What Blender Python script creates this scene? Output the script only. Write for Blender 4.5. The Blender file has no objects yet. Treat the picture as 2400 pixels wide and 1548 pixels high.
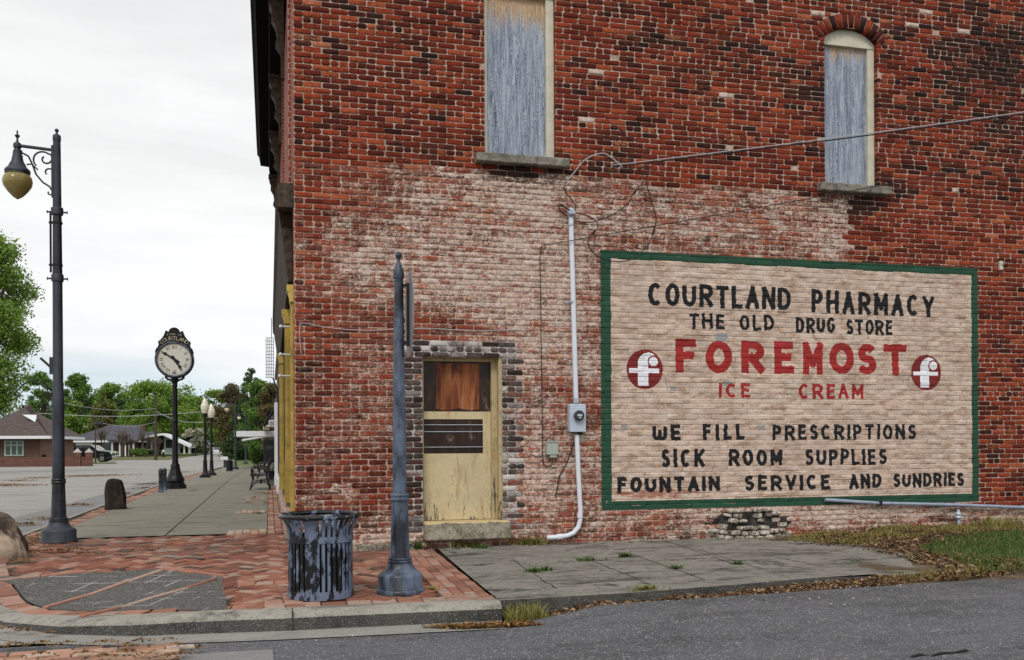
import bpy, bmesh, math, random
import numpy as np
from mathutils import Vector, Matrix
random.seed(7); rng = np.random.default_rng(7)
PI = math.pi
SC = bpy.context.scene
COL = SC.collection

# ------------------------------------------------------------------ camera
F = 2200.; CXP = 1200.; HYP = 1040.; RHO = 0.0052
TH = math.atan((CXP - 632) / F)
V = (math.sin(TH), math.cos(TH)); R = (math.cos(TH), -math.sin(TH))
CAM = (-0.29384, -11.28484); ZC = 1.34
cam = bpy.data.cameras.new('camera'); camo = bpy.data.objects.new('camera', cam); COL.objects.link(camo)
cam.sensor_width = 36; cam.sensor_fit = 'HORIZONTAL'; cam.lens = F / 2400 * 36
cam.shift_y = (HYP - 774) / 2400; cam.clip_start = .1; cam.clip_end = 3000
cr, sr = math.cos(RHO), math.sin(RHO)
Xc = Vector((cr * R[0], cr * R[1], -sr)); Yc = Vector((sr * R[0], sr * R[1], cr)); Zc = Vector((-V[0], -V[1], 0))
mw = Matrix((Xc, Yc, Zc)).transposed().to_4x4(); mw.translation = Vector((CAM[0], CAM[1], ZC)); camo.matrix_world = mw
SC.camera = camo
SC.view_settings.view_transform = 'Standard'; SC.view_settings.look = 'None'
SC.view_settings.exposure = 0.0; SC.view_settings.gamma = 1.0
SC.render.resolution_x = 1024; SC.render.resolution_y = 660

# ------------------------------------------------------------------ world and sun
SUN_EL, SUN_AZ = math.radians(48), math.radians(205)     # azimuth clockwise from +Y
W = bpy.data.worlds.new('World'); SC.world = W; W.use_nodes = True
nt = W.node_tree; nt.nodes.clear()
def wn(t, **k):
    n = nt.nodes.new(t)
    for a, b in k.items(): setattr(n, a, b)
    return n
out = wn('ShaderNodeOutputWorld'); bg = wn('ShaderNodeBackground'); nt.links.new(bg.outputs[0], out.inputs[0])
sky = wn('ShaderNodeTexSky', sky_type='NISHITA', sun_disc=False, sun_elevation=SUN_EL, sun_rotation=SUN_AZ)
tc = wn('ShaderNodeTexCoord'); sep = wn('ShaderNodeSeparateXYZ'); nt.links.new(tc.outputs['Generated'], sep.inputs[0])
mp = wn('ShaderNodeMapping'); mp.inputs['Scale'].default_value = (1.5, 1.5, 9); nt.links.new(tc.outputs['Generated'], mp.inputs[0])
nz = wn('ShaderNodeTexNoise'); nz.inputs['Scale'].default_value = 2.2; nz.inputs['Detail'].default_value = 5; nt.links.new(mp.outputs[0], nz.inputs[0])
ad = wn('ShaderNodeMath', operation='MULTIPLY_ADD'); nt.links.new(nz.outputs[0], ad.inputs[0]); ad.inputs[1].default_value = .16; nt.links.new(sep.outputs['Z'], ad.inputs[2])
rp = wn('ShaderNodeValToRGB'); nt.links.new(ad.outputs[0], rp.inputs[0])
els = rp.color_ramp.elements
els[0].position = .05; els[0].color = (.74, .86, .93, 1)
els[1].position = 1.0; els[1].color = (1.1, 1.1, 1.12, 1)
for p, c in ((.14, (.76, .87, .93, 1)), (.20, (.98, .99, 1.0, 1)), (.30, (1.04, 1.04, 1.03, 1)), (.46, (.97, .97, .965, 1)), (.58, (.84, .855, .87, 1))):
    e = els.new(p); e.color = c
nz2 = wn('ShaderNodeTexNoise'); nz2.inputs['Scale'].default_value = 3.0; nz2.inputs['Detail'].default_value = 6; nt.links.new(mp.outputs[0], nz2.inputs[0])
mr = wn('ShaderNodeMapRange'); nt.links.new(nz2.outputs[0], mr.inputs[0]); mr.inputs[1].default_value = .3; mr.inputs[2].default_value = .7; mr.inputs[3].default_value = .92; mr.inputs[4].default_value = 1.07
mu = wn('ShaderNodeMix', data_type='RGBA', blend_type='MULTIPLY'); mu.inputs[0].default_value = 1
nt.links.new(rp.outputs[0], mu.inputs[6]); nt.links.new(mr.outputs[0], mu.inputs[7])
sk = wn('ShaderNodeMix', data_type='RGBA', blend_type='MULTIPLY'); sk.inputs[0].default_value = 1; sk.inputs[7].default_value = (.1, .1, .1, 1); nt.links.new(sky.outputs[0], sk.inputs[6])
mxw = wn('ShaderNodeMix', data_type='RGBA'); mxw.inputs[0].default_value = .93      # thin blue behind the cloud
nt.links.new(sk.outputs[2], mxw.inputs[6]); nt.links.new(mu.outputs[2], mxw.inputs[7])
nt.links.new(mxw.outputs[2], bg.inputs[0]); bg.inputs[1].default_value = 1.0
sl = bpy.data.lights.new('sun', 'SUN'); sl.energy = 1.5; sl.angle = math.radians(18); sl.color = (1, .97, .92)
so = bpy.data.objects.new('sun', sl); COL.objects.link(so)
sd = Vector((math.sin(SUN_AZ) * math.cos(SUN_EL), math.cos(SUN_AZ) * math.cos(SUN_EL), math.sin(SUN_EL)))
so.rotation_euler = (-sd).to_track_quat('-Z', 'Y').to_euler(); so.location = sd * 50

# ------------------------------------------------------------------ where things stand (survey of the place)
def ray(px, py):
    dx = px - CXP; dy = py - HYP
    u = dx * cr - dy * sr; w = dx * sr + dy * cr
    return (V[0] + u / F * R[0], V[1] + u / F * R[1], -w / F)
def onwall(px, py, y=0.):
    a = ray(px, py); t = (y - CAM[1]) / a[1]; return (CAM[0] + t * a[0], ZC + t * a[2])
def at(px, py, t):
    a = ray(px, py); return Vector((CAM[0] + t * a[0], CAM[1] + t * a[1], ZC + t * a[2]))
def walk(y): return .08 if y <= 25 else .08 - .009 * (min(y, 75) - 25)
def Zs(x, y):
    z = max(-.03, .028 * (y + 2.8)) if y < 0 else walk(y)
    return z - .14 * math.exp(-((x + 2.9) ** 2 + (y + 1.9) ** 2) / 1.5 ** 2)
def Zr(x, y):
    if y < -1 and x > 1.5:
        a = max(0, min(1, (x - 1.6) / 1.0)); b = max(0, min(1, (y + 5.4) / 2.0)); return -.175 + .115 * a * a * (3 - 2 * a) * b * b * (3 - 2 * b)
    return -.175 if y < -1 else (-.175 + (y + 1) / 6 * .105 if y < 5 else walk(y) - .15)
def gnd(px, py, fn=Zs):
    z = 0.
    a = ray(px, py)
    for _ in range(40):
        t = (z - ZC) / a[2]; x, y = CAM[0] + t * a[0], CAM[1] + t * a[1]; z = z * .5 + .5 * fn(x, y)
    return Vector((x, y, fn(x, y))), t, F / t

# ------------------------------------------------------------------ helpers
def tag(o, label=None, cat=None, group=None, kind=None):
    if label: o['label'] = label
    if cat: o['category'] = cat
    if group: o['group'] = group
    if kind: o['kind'] = kind
    return o
def thing(name, label, cat, loc=(0, 0, 0), rz=0, group=None, scale=1):
    o = bpy.data.objects.new(name, None); COL.objects.link(o); o.location = loc; o.rotation_euler = (0, 0, rz); o.scale = (scale,) * 3
    o.empty_display_size = .2
    return tag(o, label, cat, group)
def dup(root, loc, rz=None, label=None, scale=None):
    def rec(o, par):
        c = o.copy(); COL.objects.link(c)
        if par: c.parent = par
        for ch in list(o.children): rec(ch, c)
        return c
    r = rec(root, None); r.location = loc
    if rz is not None: r.rotation_euler = (0, 0, rz)
    if scale: r.scale = (scale,) * 3
    if label: r['label'] = label
    return r
class MB:
    def __init__(s): s.v = []; s.f = []
    def add(s, vs, fs):
        n = len(s.v); s.v += [tuple(v) for v in vs]; s.f += [tuple(i + n for i in f) for f in fs]; return s
    def box(s, x0, x1, y0, y1, z0, z1, rot=None, org=None):
        vs = [Vector((x, y, z)) for z in (z0, z1) for (x, y) in ((x0, y0), (x1, y0), (x1, y1), (x0, y1))]
        if rot is not None:
            M_ = Matrix.Rotation(rot[1], 3, rot[0]); o = Vector(org) if org is not None else Vector(((x0 + x1) / 2, (y0 + y1) / 2, (z0 + z1) / 2))
            vs = [M_ @ (v - o) + o for v in vs]
        return s.add(vs, [(3, 2, 1, 0), (4, 5, 6, 7), (0, 1, 5, 4), (1, 2, 6, 5), (2, 3, 7, 6), (3, 0, 4, 7)])
    def cbox(s, c, d, b=.01):       # chamfered box
        bm = bmesh.new(); bmesh.ops.create_cube(bm, size=1)
        for v in bm.verts: v.co = Vector((v.co.x * d[0], v.co.y * d[1], v.co.z * d[2])) + Vector(c)
        bmesh.ops.bevel(bm, geom=bm.edges[:], offset=b, segments=1, affect='EDGES')
        bm.verts.index_update(); s.add([v.co for v in bm.verts], [[v.index for v in f.verts] for f in bm.faces]); bm.free(); return s
    def tube(s, pts, r, n=8, cap=True):
        pts = [Vector(p) for p in pts]; rs = r if hasattr(r, '__len__') else [r] * len(pts)
        vs = []; fs = []; up = None
        for i, p in enumerate(pts):
            d = (pts[min(i + 1, len(pts) - 1)] - pts[max(i - 1, 0)]).normalized()
            if up is None:
                up = Vector((0, 0, 1)) if abs(d.z) < .9 else Vector((1, 0, 0))
            a = d.cross(up).normalized(); up = a.cross(d).normalized()
            for k in range(n):
                q = 2 * PI * k / n; vs.append(p + (a * math.cos(q) + up * math.sin(q)) * rs[i])
        for i in range(len(pts) - 1):
            for k in range(n): fs.append((i * n + k, i * n + (k + 1) % n, (i + 1) * n + (k + 1) % n, (i + 1) * n + k))
        if cap: fs.append(tuple(range(n))[::-1]); fs.append(tuple((len(pts) - 1) * n + k for k in range(n)))
        return s.add(vs, fs)
    def lathe(s, prof, n=24, c=(0, 0, 0), flutes=0, depth=0, fz=None, cap=True):
        vs = []; fs = []
        for (r, z) in prof:
            for k in range(n):
                q = 2 * PI * k / n; rr = r
                if flutes and (fz is None or fz[0] <= z <= fz[1]): rr = r * (1 - depth * (math.cos(q * flutes) > .45))
                vs.append((c[0] + rr * math.cos(q), c[1] + rr * math.sin(q), c[2] + z))
        m = len(prof)
        for i in range(m - 1):
            for k in range(n): fs.append((i * n + k, i * n + (k + 1) % n, (i + 1) * n + (k + 1) % n, (i + 1) * n + k))
        if cap: fs.append(tuple(range(n))[::-1]); fs.append(tuple((m - 1) * n + k for k in range(n)))
        return s.add(vs, fs)
    def prism(s, poly, a, b, axis='y'):   # poly in the plane across axis, extruded a..b
        def P(p, t):
            return {'y': (p[0], t, p[1]), 'x': (t, p[0], p[1]), 'z': (p[0], p[1], t)}[axis]
        n = len(poly)
        vs = [P(p, a) for p in poly] + [P(p, b) for p in poly]
        fs = [tuple(range(n)), tuple(range(2 * n - 1, n - 1, -1))] + [(i, i + n, (i + 1) % n + n, (i + 1) % n) for i in range(n)]
        return s.add(vs, fs)
    def sphere(s, c, r, n=12, m=8, sq=(1, 1, 1)):
        prof = [(max(1e-4, r * math.sin(PI * i / m)), -r * math.cos(PI * i / m)) for i in range(m + 1)]
        b = MB().lathe(prof, n, cap=False); return s.add([(c[0] + v[0] * sq[0], c[1] + v[1] * sq[1], c[2] + v[2] * sq[2]) for v in b.v], b.f)
    def build(s, name, mat, parent=None, ang=35, fixn=True):
        me = bpy.data.meshes.new(name); me.from_pydata(s.v, [], s.f); me.materials.append(mat)
        if fixn:
            bm = bmesh.new(); bm.from_mesh(me); bmesh.ops.recalc_face_normals(bm, faces=bm.faces[:]); bm.to_mesh(me); bm.free()
        if ang is not None:
            me.polygons.foreach_set('use_smooth', [True] * len(me.polygons)); me.set_sharp_from_angle(angle=math.radians(ang))
        o = bpy.data.objects.new(name, me); COL.objects.link(o)
        if parent: o.parent = parent
        return o
def npmesh(name, verts, faces4, mat, parent=None, smooth=False, tri=False, attr=None, dom='POINT'):
    k = 3 if tri else 4
    verts = np.asarray(verts, np.float32); faces4 = np.asarray(faces4, np.int32)
    me = bpy.data.meshes.new(name); me.vertices.add(len(verts)); me.vertices.foreach_set('co', verts.ravel())
    me.loops.add(faces4.size); me.loops.foreach_set('vertex_index', faces4.ravel())
    me.polygons.add(len(faces4)); me.polygons.foreach_set('loop_start', np.arange(0, faces4.size, k, dtype=np.int32))
    me.polygons.foreach_set('loop_total', np.full(len(faces4), k, np.int32))
    if smooth: me.polygons.foreach_set('use_smooth', np.ones(len(faces4), bool))
    me.update(calc_edges=True)
    if attr is not None:
        ca = me.color_attributes.new('brick', 'FLOAT_COLOR', 'POINT'); ca.data.foreach_set('color', np.asarray(attr, np.float32).ravel())
    me.materials.append(mat); me.validate()
    o = bpy.data.objects.new(name, me); COL.objects.link(o)
    if parent: o.parent = parent
    return o

# ------------------------------------------------------------------ materials
class G:
    def __init__(s, name, rough=.8, metal=0., spec=.3):
        s.m = bpy.data.materials.new(name); s.m.use_nodes = True; s.t = s.m.node_tree; s.b = s.t.nodes['Principled BSDF']
        s.b.inputs['Roughness'].default_value = rough; s.b.inputs['Metallic'].default_value = metal
        s.b.inputs['Specular IOR Level'].default_value = spec
        s.co = s.t.nodes.new('ShaderNodeTexCoord').outputs['Object']
    def n(s, t, **k):
        n = s.t.nodes.new(t)
        for a, b in k.items(): setattr(n, a, b)
        return n
    def set(s, sock, v):
        if isinstance(v, bpy.types.NodeSocket): s.t.links.new(v, sock)
        elif isinstance(v, (tuple, list)): sock.default_value = tuple(v) + ((1,) if len(v) == 3 and sock.type == 'RGBA' else ())
        else: sock.default_value = v
    def vec(s, sc=(1, 1, 1), loc=(0, 0, 0), src=None, rot=(0, 0, 0)):
        m = s.n('ShaderNodeMapping'); s.t.links.new(src or s.co, m.inputs[0]); m.inputs['Scale'].default_value = sc; m.inputs['Location'].default_value = loc; m.inputs['Rotation'].default_value = rot
        return m.outputs[0]
    def noise(s, scale, detail=4, rough=.6, vec=None, dist=0, out=0):
        n = s.n('ShaderNodeTexNoise'); s.t.links.new(vec or s.co, n.inputs['Vector']); n.inputs['Scale'].default_value = scale; n.inputs['Detail'].default_value = detail
        n.inputs['Roughness'].default_value = rough; n.inputs['Distortion'].default_value = dist; return n.outputs[out]
    def vor(s, scale, vec=None, feat='F1', out='Distance'):
        n = s.n('ShaderNodeTexVoronoi', feature=feat); s.t.links.new(vec or s.co, n.inputs['Vector']); n.inputs['Scale'].default_value = scale; return n.outputs[out]
    def ramp(s, fac, stops, interp='LINEAR'):
        n = s.n('ShaderNodeValToRGB'); s.set(n.inputs[0], fac); e = n.color_ramp.elements; n.color_ramp.interpolation = interp
        def c4(c): return (c, c, c, 1) if not hasattr(c, '__len__') else tuple(c) + (1,)
        e[0].position, e[0].color = stops[0][0], c4(stops[0][1]); e[1].position, e[1].color = stops[-1][0], c4(stops[-1][1])
        for p, c in stops[1:-1]:
            x = e.new(p); x.color = c4(c)
        return n.outputs[0]
    def mix(s, fac, a, b, mode='MIX'):
        n = s.n('ShaderNodeMix', data_type='RGBA', blend_type=mode); s.set(n.inputs[0], fac); s.set(n.inputs[6], a); s.set(n.inputs[7], b); return n.outputs[2]
    def math(s, op, a, b=0., c=0., clamp=False):
        n = s.n('ShaderNodeMath', operation=op, use_clamp=clamp); s.set(n.inputs[0], a); s.set(n.inputs[1], b); s.set(n.inputs[2], c); return n.outputs[0]
    def step(s, v, lo, hi):
        n = s.n('ShaderNodeMapRange', interpolation_type='SMOOTHSTEP'); s.set(n.inputs[0], v); n.inputs[1].default_value = lo; n.inputs[2].default_value = hi; return n.outputs[0]
    def sep(s, v):
        n = s.n('ShaderNodeSeparateXYZ'); s.t.links.new(v, n.inputs[0]); return n.outputs
    def attr(s, name='brick'):
        n = s.n('ShaderNodeAttribute', attribute_name=name); q = s.n('ShaderNodeSeparateColor'); s.t.links.new(n.outputs['Color'], q.inputs[0])
        return q.outputs[0], q.outputs[1], q.outputs[2], n.outputs['Alpha']
    def island(s): return s.n('ShaderNodeNewGeometry').outputs['Random Per Island']
    def bump(s, h, strength=.5, dist=.01):
        n = s.n('ShaderNodeBump'); s.set(n.inputs['Height'], h); n.inputs['Strength'].default_value = strength; n.inputs['Distance'].default_value = dist
        s.t.links.new(n.outputs[0], s.b.inputs['Normal'])
    def col(s, c): s.set(s.b.inputs['Base Color'], c); return s.m
    def rough(s, v): s.set(s.b.inputs['Roughness'], v)
MT = {}
def plain(name, c, rough=.6, var=.25, scale=6, metal=0, bump=0, spec=.3):
    g = G(name, rough, metal, spec); nz = g.noise(scale, 6, .65)
    m = g.col(g.mix(g.ramp(nz, [(.3, 0), (.7, 1)]), [x * (1 - var) for x in c], [min(1, x * (1 + var)) for x in c]))
    if bump: g.bump(g.noise(scale * 6, 4), bump, .01)
    MT[name] = m; return m
def faded_metal(name, dark, light, lo, hi, scale=5, rough=.42, streak=(1, 1, .45)):
    g = G(name, rough, 0, .5); a = g.noise(scale, 6, .62, g.vec(streak)); b = g.noise(60, 3)
    f = g.math('MULTIPLY_ADD', b, .18, a); f = g.step(f, lo, hi)
    c = g.mix(f, dark, light); chips = g.step(g.vor(22), .06, .03); c = g.mix(g.math('MULTIPLY', chips, .5), c, (.5, .52, .55))
    g.rough(g.ramp(f, [(0, rough - .1), (1, rough + .25)])); g.bump(b, .08, .003); MT[name] = g.col(c); return MT[name]
faded_metal('can_paint', (.005, .006, .008), (.135, .17, .25), .545, .63, 12, .4, (1, 1, .42)); faded_metal('rim_paint', (.005, .006, .008), (.17, .215, .31), .66, .74, 9, .3)
faded_metal('post_paint', (.012, .015, .022), (.115, .15, .22), .47, .74, 5.5, .5)
faded_metal('lamp_paint', (.008, .009, .012), (.042, .05, .07), .45, .75, 4, .5)
plain('black_iron', (.012, .012, .014), .45, .3); plain('clock_iron', (.010, .009, .011), .4, .4); plain('far_iron', (.035, .042, .05), .5, .2)
plain('black_rubber', (.01, .01, .01), .8); plain('pvc', (.70, .73, .80), .45, .06, 3); plain('galv', (.42, .46, .53), .42, .18, 20, .2)
plain('box_grey', (.47, .53, .62), .5, .1, 8); plain('box_green', (.36, .40, .34), .55, .08); plain('dial_dark', (.04, .05, .05), .15)
plain('white_paint', (.72, .73, .74), .55, .08); plain('cream_paint', (.62, .58, .46), .6, .12, 8); plain('grey_sign', (.30, .31, .34), .35, .15, 4, .4)
plain('red_sign', (.45, .02, .02), .4); plain('white_box', (.78, .78, .78), .6, .05)
plain('pipe_blue', (.30, .35, .44), .45, .2, 12, .2); plain('wire_black', (.012, .012, .013), .5); plain('wire_grey', (.40, .40, .42), .45, .2)
plain('asphalt_shingle', (.075, .072, .085), .9, .3, 1.5); plain('brown_shingle', (.085, .062, .055), .9, .4, 2.5); plain('fascia', (.75, .76, .78), .5, .05)
plain('bark', (.06, .045, .035), .9, .4, 12); plain('wood_pole', (.07, .055, .045), .9, .3); plain('sage_trim', (.32, .40, .34), .5, .1)
plain('car_black', (.008, .009, .012), .2, .1, spec=.6); plain('car_green', (.22, .40, .08), .25, .1, spec=.6); plain('car_white', (.7, .7, .7), .25, .05, spec=.6); plain('chrome', (.55, .56, .58), .2, .1, 4, .9)
plain('glass_dark', (.02, .025, .03), .08, .2, spec=.8); plain('glass_green', (.05, .08, .07), .1, .3, 3, spec=.6)
plain('concrete_wall', (.38, .36, .33), .85, .2, 3, bump=.2); plain('dark_interior', (.01, .009, .008), .9); plain('rust_brown', (.045, .026, .016), .8, .6, 5, spec=.1)
plain('hydrant', (.65, .65, .66), .5); plain('cornice', (.006, .005, .005), .9, .5, 8, spec=.05); plain('bracket_wood', (.065, .048, .036), .8, .7, 14, spec=.1); plain('mustard', (.40, .275, .06), .6, .35, 5)
plain('mustard_trim', (.52, .36, .08), .5, .15, 7); plain('threshold', (.34, .24, .18), .85, .3, 6); plain('gold', (.55, .50, .36), .4, .1); plain('ink', (.008, .008, .009), .6)
plain('flower_pale', (.55, .55, .48), .8, .3, 9); plain('twig', (.10, .075, .055), .9, .3); plain('tail_red', (.4, .02, .02), .3)
def glass_globe(name, c):
    g = G(name, .18, 0, .5); g.b.inputs['Transmission Weight'].default_value = .12
    f = g.noise(3, 3); m = g.col(g.mix(f, [x * .6 for x in c], c)); g.bump(g.vor(40, g.vec((1, 1, .2))), .25, .01); MT[name] = m
glass_globe('amber_glass', (.36, .27, .08)); glass_globe('acorn_glass', (.95, .90, .70)); glass_globe('far_glass', (.85, .72, .40))
# --- brick wall
def brick_mat(name, mortar=False):
    g = G(name, .88, 0, .2); tone, soot_joint, wht, gry = g.attr()
    n_big = g.noise(1.6, 5, .6); n_mid = g.noise(9, 6, .7); n_fine = g.noise(55, 5, .75); n_st = g.noise(22, 5, .7, g.vec((1, 1, 2.2)))
    if mortar:
        c = g.ramp(n_mid, [(.3, (.30, .20, .15)), (.5, (.54, .39, .31)), (.7, (.74, .60, .51))])
    else:
        c = g.ramp(tone, [(0, (.015, .007, .005)), (.13, (.055, .013, .008)), (.40, (.165, .028, .013)), (.72, (.315, .060, .024)), (.93, (.43, .115, .048)), (1, (.52, .21, .105))])
        c = g.mix(g.ramp(n_fine, [(.35, .0), (.75, .62)]), c, (.60, .22, .12), 'SOFT_LIGHT')
        c = g.mix(g.math('MULTIPLY', g.step(n_st, .52, .70), .75), c, g.mix(1, c, (.18, .14, .13), 'MULTIPLY'))
    c = g.mix(g.ramp(g.noise(34, 6, .8, g.vec((1, 1, 1.6), (3, 5, 9))), [(.36, .75), (.56, 0)]), c, g.mix(1, c, (.30, .24, .22), 'MULTIPLY'))
    bigm = g.noise(.75, 5, .65, g.vec((1, 1, .55), (2, 0, 7))); c = g.mix(g.math('MULTIPLY', g.step(bigm, .50, .68), .6), c, g.mix(1, c, (.42, .36, .33), 'MULTIPLY'))
    # soot stains
    f = g.step(g.math('ADD', g.math('MULTIPLY_ADD', n_mid, .55, soot_joint), g.math('MULTIPLY', n_fine, .45)), .60, .82)
    c = g.mix(g.math('MULTIPLY', f, .9), c, (.012, .009, .008))
    # old whitewash, worn back to the brick
    q = g.math('ADD', g.math('MULTIPLY', n_mid, 1.0), g.math('MULTIPLY', n_st, 1.15)); q = g.math('MULTIPLY_ADD', n_fine, 1.05, q); q = g.math('MULTIPLY_ADD', n_big, .6, q); q = g.math('MULTIPLY_ADD', g.noise(4.5, 6, .75, g.vec((.55, 1, 3.2), (1, 9, 4))), 1.1, q)
    q = g.math('ADD', g.math('SUBTRACT', q, 2.45), wht)
    f = g.step(q, -.02, .20)
    wn_ = g.math('MULTIPLY_ADD', g.noise(14, 6, .75, g.vec((1, 1, 1.4), (7, 3, 1))), .75, g.math('MULTIPLY', n_fine, .25))
    wc = g.ramp(wn_, [(.35, (.14, .085, .065)), (.43, (.44, .31, .24)), (.51, (.72, .62, .54)), (.58, (.87, .81, .76)), (.72, (.82, .81, .84))])
    c = g.mix(g.math('MULTIPLY', f, .82), c, wc)
    # thin pinkish wash film
    f2 = g.step(q, -.38, .1); c = g.mix(g.math('MULTIPLY', f2, .36), c, (.46, .30, .22))
    # grey-black paint round the door
    pb = g.step(g.math('ADD', g.math('MULTIPLY_ADD', n_mid, .5, gry), g.math('MULTIPLY', n_fine, .5)), .90, 1.03)
    if mortar: gc = g.ramp(n_st, [(.35, (.10, .09, .085)), (.48, (.46, .43, .40)), (.65, (.70, .67, .64))])
    else: gc = g.ramp(g.math('ADD', g.math('MULTIPLY', tone, .55), g.math('MULTIPLY_ADD', n_fine, .22, g.math('MULTIPLY', n_mid, .32))), [(.40, (.012, .010, .010)), (.54, (.06, .053, .052)), (.62, (.20, .185, .18)), (.74, (.56, .54, .52))])
    c = g.mix(g.math('MULTIPLY', pb, .9), c, gc)
    g.bump(g.math('MULTIPLY_ADD', n_fine, .6, n_mid), .55, .012); MT[name] = g.col(c)
brick_mat('brick_wall'); brick_mat('mortar', True)
# --- painted sign
def paint_mat(name, base, worn=.0, dirt=.35):
    g = G(name, .7, 0, .3); tone, soot_joint, wht, gry = g.attr()
    n_big = g.noise(1.3, 5, .6); n_mid = g.noise(7, 6, .72, g.vec((.6, 1, 1.7))); n_fine = g.noise(60, 5, .75)
    c = g.mix(g.math('MULTIPLY', tone, 1), [x * .84 for x in base], [min(1, x * 1.14) for x in base])
    if worn:
        sk = g.math('MULTIPLY_ADD', g.noise(18, 6, .8, g.vec((.35, 1, 2.0))), .7, g.math('MULTIPLY', n_big, .4)); c = g.mix(g.math('MULTIPLY', g.step(sk, .53, .68), .55), c, (.38, .26, .19)); c = g.mix(g.math('MULTIPLY', g.step(sk, .53, .42), .55), c, (.72, .60, .48))
        st = g.math('MULTIPLY_ADD', n_fine, .4, n_mid)
        c = g.mix(g.math('MULTIPLY', g.step(st, .66, .84), .8 * dirt / .35), c, (.34, .22, .15))
        c = g.mix(g.math('MULTIPLY', g.step(g.math('ADD', st, g.math('MULTIPLY', tone, .12)), .67, .52), .8), c, (.74, .68, .62))
        w = g.math('ADD', g.math('MULTIPLY_ADD', n_fine, .5, n_mid), wht); f = g.step(w, .86, 1.04); c = g.mix(g.math('MULTIPLY', f, .85), c, (.30, .085, .045))
        s2 = g.math('ADD', g.math('MULTIPLY_ADD', n_fine, .5, n_mid), gry); c = g.mix(g.math('MULTIPLY', g.step(s2, 1.02, 1.12), .9), c, (.27, .28, .29))
    c = g.mix(g.math('MULTIPLY', g.step(g.math('MULTIPLY_ADD', n_fine, .5, soot_joint), .55, .9), .85), c, [x * .22 for x in base])  # sign paint made darker along the brick joints
    g.bump(g.math('MULTIPLY_ADD', n_fine, .6, n_mid), .4, .01); MT[name] = g.col(c)
paint_mat('sign_tan', (.60, .46, .375), 1, .40); paint_mat('sign_green', (.015, .066, .036)); paint_mat('sign_black', (.010, .010, .012)); paint_mat('sign_red', (.33, .022, .020)); paint_mat('sign_darkred', (.20, .020, .018)); paint_mat('sign_white', (.80, .80, .84))
# --- weathered plywood
def plywood(name, top_z, stain):
    g = G(name, .8, 0, .2); z = g.sep(g.co)[2]
    w = g.noise(1.4, 3, .5, g.vec((5, 1, .9)), 1.2); rings = g.math('FRACT', g.math('MULTIPLY', w, 26)); grain = g.noise(30, 5, .7, g.vec((3, 1, .12)))
    c = g.ramp(g.math('MULTIPLY_ADD', g.noise(3, 5, .7, g.vec((6, 1, .35), (5, 0, 2))), .35, g.math('MULTIPLY_ADD', grain, .42, g.math('MULTIPLY', rings, .13))), [(.34, (.09, .105, .14)), (.44, (.27, .31, .385)), (.58, (.55, .59, .65))])
    lim = g.math('ADD', z, g.math('MULTIPLY', g.noise(2, 4, .7, g.vec((5, 1, .5))), .9)); f = g.step(lim, top_z, top_z + stain)
    c = g.mix(g.math('MULTIPLY', f, .9), c, g.ramp(g.math('MULTIPLY_ADD', grain, .5, g.math('MULTIPLY', rings, .4)), [(.25, (.34, .18, .07)), (.7, (.70, .52, .32))]))
    g.bump(g.math('ADD', grain, g.math('MULTIPLY', rings, .4)), .35, .006); MT[name] = g.col(c)
plywood('plywood_one', 6.90, .38); plywood('plywood_two', 6.98, .30)
def door_mat(name, base, rot):
    g = G(name, .6, 0, .3)
    w = g.noise(1.3, 3, .5, g.vec((4, 1, 1.2)), 1.0); rings = g.math('FRACT', g.math('MULTIPLY', w, 20)); grain = g.noise(24, 5, .7, g.vec((3, 1, .15))); z = g.sep(g.co)[2]
    c = g.mix(g.step(rings, .72, .98), base, [x * .72 for x in base]); c = g.mix(g.step(grain, .58, .8), c, [x * .55 for x in base])
    p = g.math('SUBTRACT', g.noise(9, 5, .75, g.vec((3, 1, .35))), g.math('MULTIPLY', g.math('SUBTRACT', z, .40), rot)); c = g.mix(g.math('MULTIPLY', g.step(p, .50, .56), .92), c, (.06, .05, .045))
    blot = g.noise(2.2, 4, .6); c = g.mix(g.math('MULTIPLY', g.step(blot, .45, .7), .35), c, (.38, .33, .24)); c = g.mix(g.math('MULTIPLY', g.step(g.noise(5, 5, .75, g.vec((2.2, 1, .3), (3, 1, 1))), .52, .68), .5), c, (.30, .15, .05))
    g.bump(g.math('ADD', grain, p), .3, .006); MT[name] = g.col(c)
door_mat('door_yellow', (.62, .51, .30), .46); door_mat('door_trim', (.50, .40, .215), .05)
g = G('burnt_board', .55); n1 = g.noise(3, 5, .7, g.vec((3, 1, .35)), .8); MT['burnt_board'] = g.col(g.ramp(n1, [(.3, (.035, .010, .006)), (.45, (.14, .035, .012)), (.58, (.30, .095, .028)), (.72, (.36, .17, .085))]))
g = G('dark_pane', .3); n1 = g.noise(4, 6, .7, g.vec((1.6, 1, .6))); MT['dark_pane'] = g.col(g.ramp(n1, [(.4, (.010, .006, .005)), (.6, (.045, .020, .012)), (.75, (.30, .25, .2))]))
g = G('stone_sill', .9); n1 = g.noise(7, 6, .7); n2 = g.noise(40, 4, .7); g.bump(g.math('ADD', n1, n2), .6, .015)
MT['stone_sill'] = g.col(g.ramp(g.math('MULTIPLY_ADD', n2, .35, g.math('MULTIPLY', n1, .75)), [(.35, (.02, .02, .018)), (.52, (.17, .155, .125)), (.7, (.36, .33, .27))]))
g = G('rubble', .95); n1 = g.noise(5, 6, .7); n2 = g.noise(30, 5, .75); g.bump(g.math('ADD', n1, n2), .8, .02); MT['rubble'] = g.col(g.ramp(g.math('MULTIPLY_ADD', n2, .5, g.math('MULTIPLY', n1, .6)), [(.36, (.03, .027, .022)), (.5, (.17, .14, .11)), (.6, (.34, .29, .23)), (.72, (.48, .42, .34))]))
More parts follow.
